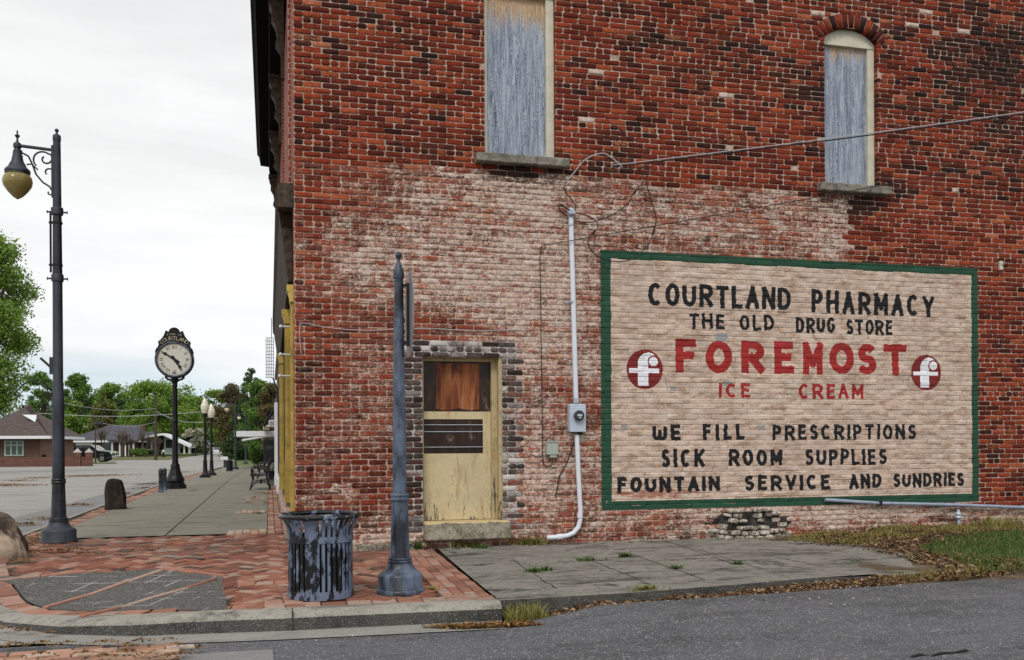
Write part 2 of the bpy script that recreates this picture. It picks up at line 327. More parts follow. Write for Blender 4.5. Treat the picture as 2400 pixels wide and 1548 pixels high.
g = G('white_brick', .9); n1 = g.noise(6, 6, .75); n2 = g.noise(30, 5, .75); g.bump(g.math('ADD', n1, n2), .8, .02); MT['white_brick'] = g.col(g.ramp(g.math('MULTIPLY_ADD', n2, .45, g.math('MULTIPLY', n1, .6)), [(.38, (.03, .027, .024)), (.47, (.20, .165, .13)), (.53, (.52, .46, .39)), (.66, (.72, .69, .63))]))
g = G('gap_shade', .95); n1 = g.noise(9, 6, .7); MT['gap_shade'] = g.col(g.ramp(n1, [(.4, (.012, .011, .010)), (.6, (.06, .055, .05)), (.75, (.22, .2, .18))]))  # shade of the gaps behind the loose bricks, put into the colour
g = G('step_stone', .9); n1 = g.noise(6, 6, .7); n2 = g.noise(45, 4, .7); zz = g.sep(g.co)[2]; g.bump(g.math('ADD', n1, n2), .6, .015)
c = g.ramp(g.math('MULTIPLY_ADD', n2, .4, g.math('MULTIPLY', n1, .7)), [(.38, (.035, .032, .026)), (.55, (.30, .265, .20)), (.72, (.52, .47, .38))]); f = g.step(g.math('MULTIPLY_ADD', n1, .08, zz), .415, .425)
MT['step_stone'] = g.col(g.mix(f, c, (.55, .42, .22)))
# --- ground surfaces
def paver_mat(name, cols, dirt):
    g = G(name, .85, 0, .25); r = g.island(); n1 = g.noise(9, 6, .7); n2 = g.noise(70, 4, .7); nb = g.noise(.8, 3)
    c = g.ramp(r, cols); c = g.mix(g.ramp(n2, [(.35, 0), (.7, .5)]), c, (.5, .35, .28), 'SOFT_LIGHT')
    c = g.mix(g.math('MULTIPLY', g.step(g.math('MULTIPLY_ADD', n1, .7, g.math('MULTIPLY', nb, .4)), .52, .72), dirt), c, (.12, .10, .08)); g.bump(g.math('ADD', n1, n2), .45, .01); MT[name] = g.col(c)
paver_mat('paver', [(0, (.05, .04, .036)), (.16, (.15, .058, .040)), (.45, (.235, .085, .054)), (.74, (.29, .13, .082)), (.92, (.36, .235, .17)), (1, (.26, .23, .2))], 1.0)
paver_mat('old_paver', [(0, (.25, .14, .10)), (.3, (.42, .24, .16)), (.6, (.48, .33, .24)), (.85, (.45, .38, .31)), (1, (.36, .34, .30))], .7)
paver_mat('border_brick', [(0, (.20, .09, .06)), (.5, (.36, .17, .115)), (1, (.38, .29, .24))], .7)
g = G('joint_sand', .95); n2 = g.noise(50, 4); MT['joint_sand'] = g.col(g.ramp(n2, [(.35, (.025, .02, .016)), (.7, (.10, .08, .06))]))
def concrete(name, a, b, dark, stain, speck=0, rough=.9, sc=1.):
    g = G(name, rough, 0, .25); n1 = g.noise(1.1 * sc, 6, .65, g.vec((.7, 1.6, 1))); n2 = g.noise(8 * sc, 6, .7); n3 = g.noise(90 * sc, 3, .7)
    c = g.mix(g.ramp(g.math('MULTIPLY_ADD', n2, .4, g.math('MULTIPLY', n1, .6)), [(.38, 0), (.62, 1)]), a, b)
    c = g.mix(g.math('MULTIPLY', g.step(g.math('MULTIPLY_ADD', n3, .25, g.math('MULTIPLY_ADD', n2, .5, g.math('MULTIPLY', n1, .5))), .62, .80), stain), c, dark)
    n4 = g.noise(2.6 * sc, 7, .72, g.vec((.45, 2.2, 1), (4, 2, 0))); c = g.mix(g.math('MULTIPLY', g.step(n4, .50, .66), stain * .75), c, dark); c = g.mix(g.math('MULTIPLY', g.step(n3, .45, .75), .35), c, [min(1, u * 1.5) for u in b]); c = g.mix(g.math('MULTIPLY', g.step(n3, .5, .28), .45), c, dark)
    if speck:
        v = g.vor(75 * sc); sp = g.math('MULTIPLY', g.step(v, .46, .20), g.ramp(n2, [(.35, .35), (.65, 1)])); rr = g.vor(75 * sc, out='Color'); lum = g.sep(rr)[0]
        c = g.mix(g.math('MULTIPLY', sp, speck), c, g.ramp(lum, [(0, (.015, .015, .016)), (.4, (.12, .12, .125)), (.72, (.34, .34, .345)), (1, (.62, .61, .59))])); g.bump(g.math('ADD', g.math('MULTIPLY', v, -1), n3), .6, .012)
    else: g.bump(g.math('ADD', n2, n3), .35, .008)
    MT[name] = g.col(c)
concrete('sidewalk', (.165, .152, .115), (.30, .28, .225), (.065, .058, .042), .9)
concrete('apron', (.085, .078, .065), (.40, .375, .325), (.016, .015, .013), 1.33, .3)
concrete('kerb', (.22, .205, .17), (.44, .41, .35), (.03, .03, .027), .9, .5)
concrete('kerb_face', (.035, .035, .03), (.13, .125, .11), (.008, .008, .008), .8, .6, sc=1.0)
concrete('gutter', (.24, .23, .21), (.36, .34, .31), (.13, .12, .11), .6, .2)
concrete('asphalt', (.07, .07, .074), (.15, .15, .158), (.03, .03, .032), .55, .95, sc=.75)
concrete('street', (.23, .22, .20), (.40, .385, .36), (.12, .11, .09), .8, .2, sc=.4)
concrete('grey_patch', (.20, .195, .19), (.27, .265, .26), (.1, .1, .1), .5, .3)
g = G('tactile', .9); n1 = g.noise(2.0, 5, .65); n2 = g.noise(60, 4, .75); v = g.vor(38, feat='F1')
br = g.n('ShaderNodeTexBrick'); br.offset = 0; g.t.links.new(g.vec((1, 1, 1), rot=(0, 0, .35)), br.inputs[0]); br.inputs['Scale'].default_value = 1; br.inputs['Brick Width'].default_value = .30; br.inputs['Row Height'].default_value = .30; br.inputs['Mortar Size'].default_value = .010
c = g.ramp(g.math('MULTIPLY_ADD', n2, .5, g.math('MULTIPLY', v, 1.1)), [(.30, (.014, .013, .012)), (.55, (.052, .049, .045)), (.85, (.135, .128, .118))])
f = g.math('MULTIPLY', br.outputs['Fac'], g.step(n1, .48, .60)); c = g.mix(g.math('MULTIPLY', f, .75), c, (.50, .49, .47)); g.bump(g.math('ADD', v, n2), .9, .012); MT['tactile'] = g.col(c)
g = G('lawn_soil', .95); n1 = g.noise(.5, 5, .6); n2 = g.noise(14, 5, .7); c = g.mix(g.step(n1, .4, .6), (.055, .11, .022), (.15, .145, .04)); MT['lawn_soil'] = g.col(g.mix(g.step(n2, .5, .75), c, (.10, .075, .045)))
g = G('dirt', .95); n1 = g.noise(3, 5, .6); n2 = g.noise(40, 5, .7); MT['dirt'] = g.col(g.ramp(g.math('MULTIPLY_ADD', n2, .5, g.math('MULTIPLY', n1, .6)), [(.35, (.03, .022, .014)), (.55, (.11, .08, .05)), (.75, (.22, .17, .11))])); g.bump(n2, .8, .02)
def leafmat(name, stops, trans=.25):
    g = G(name, .6, 0, .25); c = g.ramp(g.island(), stops); g.col(c)
    if trans:
        tr = g.n('ShaderNodeBsdfTranslucent'); g.set(tr.inputs[0], c); ms = g.n('ShaderNodeMixShader'); ms.inputs[0].default_value = trans
        o = g.t.nodes['Material Output']; g.t.links.new(g.b.outputs[0], ms.inputs[1]); g.t.links.new(tr.outputs[0], ms.inputs[2]); g.t.links.new(ms.outputs[0], o.inputs[0])
    MT[name] = g.m
leafmat('leaf_bright', [(0, (.07, .14, .02)), (.5, (.18, .31, .045)), (1, (.34, .47, .10))], .4)
leafmat('leaf_mid', [(0, (.045, .10, .02)), (.5, (.11, .21, .04)), (1, (.21, .33, .07))], .35)
leafmat('leaf_olive', [(0, (.07, .08, .02)), (.5, (.15, .155, .04)), (1, (.23, .22, .065))], .3)
leafmat('leaf_dark', [(0, (.018, .038, .014)), (.5, (.045, .09, .028)), (1, (.10, .16, .05))], .25)
leafmat('leaf_brown', [(0, (.06, .05, .02)), (.5, (.12, .095, .035)), (1, (.17, .14, .05))], .2)
leafmat('leaf_pale', [(0, (.18, .19, .10)), (.5, (.38, .38, .26)), (1, (.60, .58, .47))], .3)
leafmat('grass_green', [(0, (.035, .075, .015)), (.45, (.07, .15, .03)), (.85, (.13, .22, .05)), (1, (.24, .24, .08))], .3)
leafmat('grass_dry', [(0, (.13, .13, .03)), (.4, (.26, .26, .06)), (.75, (.36, .32, .10)), (1, (.32, .24, .12))], .3)
leafmat('litter', [(0, (.05, .03, .018)), (.4, (.14, .075, .035)), (.75, (.25, .14, .065)), (1, (.38, .27, .16))], .05)
leafmat('catkin', [(0, (.09, .045, .015)), (.5, (.20, .10, .03)), (1, (.32, .18, .065))], .05)
def wallbrick(name, a, b, mort, sc=1, axis='xz'):
    g = G(name, .9); x, y, z = g.sep(g.co); cb = g.n('ShaderNodeCombineXYZ'); g.set(cb.inputs[0], g.math('ADD', x, y)); g.set(cb.inputs[1], z)
    t = g.n('ShaderNodeTexBrick'); g.t.links.new(cb.outputs[0], t.inputs[0]); t.inputs['Scale'].default_value = 1; t.inputs['Brick Width'].default_value = .215 * sc; t.inputs['Row Height'].default_value = .0685 * sc; t.inputs['Mortar Size'].default_value = .006 * sc
    g.set(t.inputs['Color1'], a); g.set(t.inputs['Color2'], b); g.set(t.inputs['Mortar'], mort); n1 = g.noise(2, 5); g.bump(g.math('MULTIPLY', t.outputs['Fac'], -1), .6, .01)
    MT[name] = g.col(g.mix(g.ramp(n1, [(.35, 0), (.7, .5)]), t.outputs['Color'], [q * .5 for q in a]))
wallbrick('facade_brick', (.33, .07, .035), (.17, .035, .02), (.5, .36, .3)); wallbrick('bank_brick', (.13, .062, .042), (.075, .036, .026), (.26, .20, .155), 1.6)
wallbrick('bank_brick_pale', (.24, .125, .082), (.18, .09, .06), (.30, .24, .19), 1.6); wallbrick('house_brick', (.19, .07, .05), (.11, .045, .035), (.2, .15, .12), 2); wallbrick('shop_brick', (.26, .13, .09), (.17, .08, .055), (.4, .33, .28))
g = G('stump_wood', .9); n1 = g.noise(6, 6, .75, g.vec((1, 1, .4))); g.bump(n1, .9, .03); MT['stump_wood'] = g.col(g.ramp(n1, [(.35, (.010, .007, .006)), (.58, (.035, .024, .018)), (.72, (.17, .12, .09))]))
g = G('boulder', .9); n1 = g.noise(4, 6, .7); n2 = g.noise(1.8, 4, .6); g.bump(n1, .9, .04); MT['boulder'] = g.col(g.mix(g.step(n2, .45, .62), g.ramp(n1, [(.35, (.02, .015, .012)), (.65, (.10, .07, .055))]), g.ramp(n1, [(.35, (.25, .17, .11)), (.7, (.52, .42, .32))])))
g = G('clock_dial', .5); x, y, z = g.sep(g.co); MT['clock_dial'] = g.col(g.mix(g.step(g.noise(2, 4), .4, .8), (.66, .64, .56), (.60, .56, .44)))

# ================================================================== THE PLACE
# ---- ground and street
def sheet(name, poly, zf, mat, dz=0., res=.5, label=None):
    """flat polygon cut into a fine mesh that follows zf"""
    bm = bmesh.new(); vs = [bm.verts.new((x, y, 0)) for x, y in poly]; bm.faces.new(vs)
    xs = [p[0] for p in poly]; ys = [p[1] for p in poly]
    for ax, lo, hi in ((0, min(xs), max(xs)), (1, min(ys), max(ys))):
        k = math.ceil(lo / res) * res
        while k < hi:
            no = (1, 0, 0) if ax == 0 else (0, 1, 0); co = (k, 0, 0) if ax == 0 else (0, k, 0)
            bmesh.ops.bisect_plane(bm, geom=bm.verts[:] + bm.edges[:] + bm.faces[:], plane_co=co, plane_no=no); k += res
    for v in bm.verts: v.co.z = zf(v.co.x, v.co.y) + dz
    bmesh.ops.recalc_face_normals(bm, faces=bm.faces[:])
    for f in bm.faces:
        if f.normal.z < 0: f.normal_flip()
    me = bpy.data.meshes.new(name); bm.to_mesh(me); bm.free(); me.materials.append(mat)
    for p in me.polygons: p.use_smooth = True
    o = bpy.data.objects.new(name, me); COL.objects.link(o); return o
xs_ = [-900, 900]; ys_ = [-300, -30, -1, 0, 1, 2, 3, 4, 5, 25, 35, 50, 75, 150, 400, 1500]
mb = MB(); mb.add([(x, y, Zr(0, y) - .03) for y in ys_ for x in xs_], [(2 * i, 2 * i + 1, 2 * i + 3, 2 * i + 2) for i in range(len(ys_) - 1)])
tag(mb.build('ground', MT['lawn_soil'], ang=None, fixn=False), kind='structure')
tag(sheet('side_street', [(-30, -30), (40, -30), (40, -2.9), (6.8, -3.25), (1.6, -3.62), (-4, -3.4), (-30, -3.4)], Zr, MT['asphalt'], -.006, .5), kind='structure')
KERB = [(1.62, -3.50), (-.2, -3.44), (-1.35, -3.33), (-1.95, -3.08), (-2.45, -2.62), (-2.82, -1.95), (-3.15, -1.1), (-3.45, -.1), (-3.68, 1.2), (-3.82, 3.0), (-3.85, 12.), (-3.85, 25.), (-3.8, 45.), (-3.7, 64.)]
ys2 = [64, 80, 100, 140, 200, 300]
tag(sheet('main_street', [(-70, -3.39), (-2.0, -3.39), (-2.4, -2.7), (-2.8, -2.0), (-3.4, -.1), (-3.8, 3), (-3.8, 64), (-4.2, 90), (-4.2, 300), (-13, 300), (-13, 118), (-70, 118)], Zr, MT['street'], -.004, 5), kind='structure')
# asphalt strip beside the kerb on the main street
tag(sheet('street_shoulder', [(-3.84, 4), (-3.84, 40), (-4.55, 40), (-5.1, 12), (-5.2, 4)], Zr, MT['grey_patch'], .001, 2), kind='structure')
# sidewalk body: everything inside the kerb
inner = KERB
walk_poly = [(1.6, .02)] + inner[:1] + inner[1:] + [(0.02, 64.), (0.02, .02)]
def offs(poly, d):
    r = []
    for i, p in enumerate(poly):
        a = Vector(poly[max(0, i - 1)]); b = Vector(poly[min(len(poly) - 1, i + 1)]); t = (b - a).normalized(); r.append((p[0] + t.y * d, p[1] - t.x * d))
    return r
kin = offs(KERB, .17)
tag(sheet('brick_bed', [(1.6, -.005), kin[0], *kin[1:9], (-3.60, 2.55), (-.005, 2.55), (-.005, -.005)], Zs, MT['joint_sand'], -.024, .3), kind='structure')
# kerb stone: paler top and darker uneven face, cut by joints
def kerb_mesh():
    pts = []
    for i in range(len(KERB) - 1):
        a, b = Vector(KERB[i]), Vector(KERB[i + 1]); n = max(1, int((b - a).length / .35))
        for k in range(n): pts.append(a.lerp(b, k / n))
    pts.append(Vector(KERB[-1])); P = [(p.x, p.y) for p in pts]
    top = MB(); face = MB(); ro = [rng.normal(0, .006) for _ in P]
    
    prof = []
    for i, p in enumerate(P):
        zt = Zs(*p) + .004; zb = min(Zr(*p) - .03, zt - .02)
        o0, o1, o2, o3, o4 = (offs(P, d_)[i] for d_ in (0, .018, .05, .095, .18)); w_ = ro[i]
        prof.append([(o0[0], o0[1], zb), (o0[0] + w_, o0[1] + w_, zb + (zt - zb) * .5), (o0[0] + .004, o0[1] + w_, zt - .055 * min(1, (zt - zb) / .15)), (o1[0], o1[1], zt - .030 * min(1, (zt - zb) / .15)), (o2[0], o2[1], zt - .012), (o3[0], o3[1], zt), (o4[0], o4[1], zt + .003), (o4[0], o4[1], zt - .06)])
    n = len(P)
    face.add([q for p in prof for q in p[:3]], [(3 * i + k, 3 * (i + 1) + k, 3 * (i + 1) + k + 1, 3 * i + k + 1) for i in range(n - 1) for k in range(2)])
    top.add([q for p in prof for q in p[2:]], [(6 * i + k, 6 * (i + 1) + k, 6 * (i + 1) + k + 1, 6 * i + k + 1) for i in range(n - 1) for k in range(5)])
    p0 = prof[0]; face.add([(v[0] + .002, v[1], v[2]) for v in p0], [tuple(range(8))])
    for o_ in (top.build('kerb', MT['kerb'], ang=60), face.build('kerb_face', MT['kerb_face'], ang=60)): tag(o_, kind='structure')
kerb_mesh()
mb = MB()
for (x, dx) in ((-.12, 0),):
    y = -3.46
    mb.box(x - .005, x + .005, y + .004, y + .2, Zr(0, -4), Zs(x, y) + .006)
tag(mb.build('kerb_joints', MT['joint_sand']), kind='structure')
# gutter in front of the kerb
gut_o = offs(KERB, -.34); gut = MB()
n = 9
gut.add([(p[0], p[1], Zr(*p) + .004) for p in KERB[:n]] + [(p[0], p[1], Zr(*p) + .002) for p in gut_o[:n]], [(i, i + 1, n + i + 1, n + i) for i in range(n - 1)])
tag(gut.build('gutter', MT['gutter'], ang=None, fixn=False), kind='structure')
# concrete walk in slabs along the main street
mb = MB(); y = 2.55; ks = 0
slabs = [2.55, 4.6, 6.8, 9.1, 11.5, 14, 17, 20.5, 24, 28, 33, 39, 46, 54, 64]
for a, b in zip(slabs, slabs[1:]):
    for x0, x1 in ((-3.30, -1.72), (-1.70, -.34)):
        m = 4; vs = []
        for yy in np.linspace(a + .012, b - .006, m):
            for xx in (x0, x1): vs.append((xx, yy, Zs(xx, yy) + .004))
        fs = [(2 * i, 2 * i + 1, 2 * i + 3, 2 * i + 2) for i in range(m - 1)]; mb.add(vs, fs)
tag(mb.build('sidewalk', MT['sidewalk'], ang=None, fixn=False), kind='structure')
tag(sheet('walk_bed', [(-3.7, 2.56), (-.0, 2.56), (-.0, 64), (-3.62, 64)], Zs, MT['joint_sand'], -.012, 4), kind='structure')

# ---- paving bricks (each a separate island in the pavement)
def inpoly(x, y, poly):
    c = False; j = len(poly) - 1
    for i in range(len(poly)):
        if (poly[i][1] > y) != (poly[j][1] > y) and x < (poly[j][0] - poly[i][0]) * (y - poly[i][1]) / (poly[j][1] - poly[i][1]) + poly[i][0]: c = not c
        j = i
    return c
def pav_brick(mb, cx, cy, lx, ly, zf, rz=0., h=.03, jit=.003):
    dz = random.gauss(0, jit); tx, ty = random.gauss(0, .012), random.gauss(0, .012); c, s = math.cos(rz + 0), math.sin(rz); b = .008; vs = []
    for e, z in ((0, -h), (0, -.007), (b, 0)):
        for sx, sy in ((-1, -1), (1, -1), (1, 1), (-1, 1)):
            x = sx * (lx / 2 - e); y = sy * (ly / 2 - e); X = cx + x * c - y * s; Y = cy + x * s + y * c; vs.append((X, Y, zf(X, Y) + z + dz + x * tx + y * ty))
    fs = [(8, 9, 10, 11)] + [(k, (k + 1) % 4, 4 + (k + 1) % 4, 4 + k) for k in range(4)] + [(4 + k, 4 + (k + 1) % 4, 8 + (k + 1) % 4, 8 + k) for k in range(4)]
    mb.add(vs, fs)
kin_a = offs(KERB, .19); kin_b = offs(KERB, .40)
pave_poly = [(1.18, -.02), (1.18, kin_b[0][1]), *kin_b[1:9], (-3.55, 2.5), (-.04, 2.5), (-.04, -.02)]
RAMP = [tuple(gnd(*p)[0][:2]) for p in ((-60, 1345), (0, 1352), (60, 1349), (375, 1333), (520, 1352), (535, 1434))]
RAMP = RAMP + kin_b[2:7]
mb = MB(); L, Wd = .205, .1025; ang = PI / 4
ca, sa = math.cos(ang), math.sin(ang)
for i in range(-75, 75):
    for j in range(-75, 75):
        kk = (i - j) % 4
        if kk not in (0, 3): continue
        x, y = ((i + 1) * Wd, (j + .5) * Wd) if kk == 0 else ((i + .5) * Wd, (j + 1) * Wd)
        X, Y = x * ca - y * sa - 1.0, x * sa + y * ca - .5
        if not inpoly(X, Y, pave_poly) or inpoly(X, Y, RAMP): continue
        pav_brick(mb, X, Y, L - .010, Wd - .010, Zs, ang + (0 if kk == 0 else PI / 2), jit=.0035)
tag(mb.build('brick_paving', MT['paver'], ang=None), kind='structure')
# borders: soldier course along the kerb, running courses on the right edge, squares beside the ramp
mb = MB()
Pk = offs(KERB, .29)
acc = 0
for i in range(9):
    a, b = Vector(Pk[i]), Vector(Pk[i + 1]); d = b - a; ln = d.length; k = -acc + .11
    while k < ln:
        p = a + d * (k / ln); pav_brick(mb, p.x, p.y, .205, .19, Zs, math.atan2(d.y, d.x)); k += .215
    acc = (ln - k + .215) if False else 0
for j in range(4):
    x = 1.235 + j * .107; y = -3.25 + (j % 2) * .1
    while y < -.06:
        pav_brick(mb, x, y, .1, .2, Zs); y += .209
for j in range(3):
    for i in range(9):
        p0 = Vector(gnd(545, 1352)[0][:2]); p1 = Vector(gnd(565, 1432)[0][:2]); d = (p1 - p0) / 9; q = p0 + d * (i + .5) + Vector((.11 + .17 * j, 0)); pav_brick(mb, q.x, q.y, .16, abs(d.y) * .95, Zs)
# strips of brick between street kerb and concrete, and against the shop fronts
y = 2.7
while y < 40:
    pav_brick(mb, -3.43, y, .2, .1, Zs); pav_brick(mb, -3.57, y, .1, .2, Zs) if int(y * 9) % 2 else None
    if y < 18:
        for x in (-.28, -.17, -.06): pav_brick(mb, x, y + random.uniform(-.01, .01), .1, .2, Zs)
    y += .105 if y > 18 else .211
tag(mb.build('border_bricks', MT['border_brick'], ang=None), kind='structure')
# brick insets in the concrete walk
mb = MB()
for (px, py, nx) in ((592, 1249, 5), (597, 1201, 5), (612, 1170, 4)):
    p, t, s = gnd(px, py)
    for i in range(nx):
        for j in range(3): pav_brick(mb, p.x - .3 + i * .11, p.y - .12 + j * .21, .1, .2, lambda x, y: Zs(x, y) + .012)
tag(mb.build('inset_bricks', MT['old_paver'], ang=None), kind='structure')
# grey ramp with tactile grid
ro = sheet('kerb_ramp', RAMP, Zs, MT['tactile'], .001, .12); tag(ro, kind='structure')
mb = MB()
for (a, b) in (((105, 1426), (378, 1338)), ((190, 1448), (505, 1358)), ((-20, 1362), (205, 1340)), ((380, 1333), (530, 1350))):
    p0 = gnd(*a)[0]; p1 = gnd(*b)[0]; d = p1 - p0; n = max(1, int(d.length / .42))
    for i in range(n):
        q = p0 + d * ((i + .5) / n); pav_brick(mb, q.x, q.y, d.length / n - .01, .06, lambda x, y: Zs(x, y) + .012, math.atan2(d.y, d.x))
tag(mb.build('ramp_bricks', MT['border_brick'], ang=None), kind='structure')
# brick crosswalk, bottom left
mb = MB(); pz = lambda x, y: Zr(x, y) + .010
for j in range(-14, 30):
    for i in range(-26, 20):
        x, y = -2.6 + i * .212 + (j % 2) * .1, -4.5 - j * .108; rz = .13
        X = -2.6 + (x + 2.6) * math.cos(rz) - (y + 4.3) * math.sin(rz); Y = -4.3 + (x + 2.6) * math.sin(rz) + (y + 4.3) * math.cos(rz)
        if X > -.93 or X < -5 or Y < -6.4: continue
        gx = min((Vector((X, Y)) - Vector(q)).length for q in gut_o[:8] + [((gut_o[k][0] + gut_o[k + 1][0]) / 2, (gut_o[k][1] + gut_o[k + 1][1]) / 2) for k in range(8)])
        ins = inpoly(X, Y, gut_o[:9] + [(3, 3)])
        if ins or gx < .06 or Y > -3.7 or X < -4.2 and Y > -4.2: continue
        pav_brick(mb, X, Y, .2, .098, pz, rz, jit=.003)
tag(mb.build('brick_crosswalk', MT['old_paver'], ang=None), kind='structure')
tag(sheet('concrete_pad', [(-.92, -4.12), (-.28, -4.12), (-.25, -6.5), (-.95, -6.5)], Zr, MT['grey_patch'], .003, 2), kind='structure')
# concrete apron under the wall
AP = [(1.66, -.01), (1.62, -3.42), (2.95, -3.36), (4.0, -3.22), (4.95, -3.05), (5.9, -2.95), (6.55, -2.85), (6.9, -2.2), (6.9, -1.3), (6.6, -.5), (6.2, -.01)]
def Za(x, y): return max(-.04, .028 * (y + 2.8)) + .006 + .012 * math.sin(x * 1.3) * math.sin(y * .9) - (.03 if x > 5.8 and y < -2 else 0)
tag(sheet('apron', AP, Za, MT['apron'], 0, .4), kind='structure')
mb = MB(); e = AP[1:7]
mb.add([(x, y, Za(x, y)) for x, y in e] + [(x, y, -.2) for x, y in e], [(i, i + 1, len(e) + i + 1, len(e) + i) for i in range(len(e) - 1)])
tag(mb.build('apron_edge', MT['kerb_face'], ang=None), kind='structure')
mb = MB()
def crack(pts, w=.012):
    for a, b in zip(pts, pts[1:]):
        a, b = Vector(a), Vector(b); n = max(2, int((b - a).length / .12)); prev = None
        for k in range(n + 1):
            p = a.lerp(b, k / n) + Vector((random.gauss(0, .008), random.gauss(0, .008))); d = (b - a).normalized(); q = Vector((-d.y, d.x)) * w * random.uniform(.4, 1.2) * .5
            cur = [(p.x + q.x, p.y + q.y), (p.x - q.x, p.y - q.y)]
            if prev: mb.add([(x, y, Za(x, y) + .003) for x, y in (prev[0], prev[1], cur[1], cur[0])], [(0, 1, 2, 3)])
            prev = cur
for px0, px1 in (((1200, 1313), (1305, 1383)), ((1385, 1318), (1530, 1376)), ((1470, 1300), (1655, 1364)), ((1560, 1270), (1720, 1325)), ((1600, 1280), (1790, 1337)), ((1790, 1320), (2010, 1352)), ((1240, 1338), (1420, 1336)), ((1780, 1300), (1900, 1322)), ((1700, 1300), (1540, 1312))):
    crack([gnd(*px0)[0][:2], gnd(*px1)[0][:2]], .016)
tag(mb.build('apron_cracks', MT['joint_sand'], ang=None), kind='structure')
# lawn mound on the right
def Zl(x, y):
    e = max(0, min(1, (x - 6.45 + .5 * max(0, y + 1.0)) / .9)); b = max(-.02, .028 * (y + 2.8)) - .03 + e * (.07 + .03 * math.sin(x * 1.7 + y)); f = max(0, min(1, (-2.75 - y) / .85)); f = f * f * (3 - 2 * f)
    return b * (1 - f) + (-.10 if x > 2.6 else -.19 + .09 * max(0, x - 1.6)) * f + .012 * math.sin(x * 7) * math.sin(y * 6)
LAWN = [(4.6, -.02), (4.6, -2.6), (3.6, -2.9), (1.7, -3.0), (1.66, -3.62), (4.0, -3.55), (5.5, -3.5), (40, -3.62), (40, -.02)]
tag(sheet('lawn', LAWN, Zl, MT['dirt'], 0, .15), kind='structure')

# ---- the brick building
bld = thing('brick_building', 'two storey red brick corner building with boarded windows and a painted advertisement', 'building')
CH = .0685; NC = 128; XR = 15.; BL = .2135; J = .0098
OPN = [dict(x0=2.29, x1=3.21, z0=4.90, z1=7.0, arch=.2), dict(x0=7.03, x1=7.86, z0=4.84, z1=6.84, arch=.2), dict(x0=1.50, x1=2.50, z0=.30, z1=2.42, arch=0)]
def open_spans(z):
    r = []
    for o in OPN:
        if o['z0'] <= z <= o['z1']: r.append((o['x0'], o['x1']))
        elif o['arch'] and z > o['z1']:
            hw = (o['x1'] - o['x0']) / 2; rise = .17; Rr = (hw * hw + rise * rise) / (2 * rise); cz = o['z1'] + rise - Rr; cx = (o['x0'] + o['x1']) / 2; Ro = Rr + .205
            d = Ro * Ro - (z - cz) ** 2
            if d > 0 and z < cz + Ro: 
                w = min(math.sqrt(d), hw + .1); r.append((cx - w, cx + w))
    return sorted(r)
def blob(x, z, cx, cz, rx, rz): return math.exp(-((x - cx) / rx) ** 2 - ((z - cz) / rz) ** 2)
def white_bias(x, z):
    lim = 4.70 if x < 7.38 else -9
    w = -1.1
    if z < lim - .02 * math.sin(x * 3):
        w = -.08
        w += .20 * blob(x, z, 2.3, 3.6, 1.4, .9) + .18 * blob(x, z, 3.0, 2.9, .8, 1.1) + .13 * blob(x, z, 5.0, 4.2, 2.0, .35) + .22 * blob(x, z, 3.2, 1.0, .5, .65)
        w += .16 * blob(x, z, 2.7, 4.45, .5, .25) + .2 * blob(x, z, 7.1, 4.15, .35, .35) + .10 * blob(x, z, .45, 3.6, .6, .35) + .10 * blob(x, z, 1.6, 3.3, .8, .4)
        w -= .22 * blob(x, z, 1.4, 2.75, .8, .24) + .10 * blob(x, z, .35, 1.9, .5, .9) + .16 * blob(x, z, .4, 4.4, .7, .5) + .12 * blob(x, z, 3.3, 1.95, .5, .3) + .12 * blob(x, z, 1.1, .9, .9, .5) + .2 * blob(x, z, .2, 3., .25, 1.5)
        w += .25 * blob(x, z, 1.2, .22, .7, .16) + .42 * blob(x, z, .57, .78, .10, .10)
        if 3.7 < x and z < .55: w += .10 + .30 * blob(x, z, 7.6, .36, 2.0, .2) - .5 * blob(x, z, 8., .05, 3, .09)
        if x > 9.47: w = -1.1
    if x > 9.47 and z < .42: w = -.02 + .25 * blob(x, z, 10.0, .2, .7, .25)
    if 7.38 <= x < 9.47 and z < .55: w = .24 * blob(x, z, 8.2, .36, 1.5, .18) - .05
    return w
def soot_bias(x, z):
    s = .0
    for o in OPN[:2]: s += .42 * blob(x, z, (o['x0'] + o['x1']) / 2, o['z0'] - .27, .62, .16)
    s += .20 * blob(x, z, 9.9, 6.8, 1.0, .8) + .06 * blob(x, z, 8.5, 6, 2.5, 1.2) + .12 * blob(x, z, 10.3, 2.0, 1.3, 1.3) + .30 * blob(x, z, 4.7, .12, 1.4, .09)
    if z > 4.7: s += .10
    return s
def gry_bias(x, z):
    g_ = 0
    if .30 < z < 2.62 and (1.27 < x < 1.52 or 2.48 < x < 2.76): g_ = .53
    if 2.40 < z < 2.62 and 1.3 < x < 2.7: g_ = .62
    return g_
courses = []; V_ = []; F_ = []; A_ = []
SG = (3.79, 9.48, .485, 3.80)   # painted sign
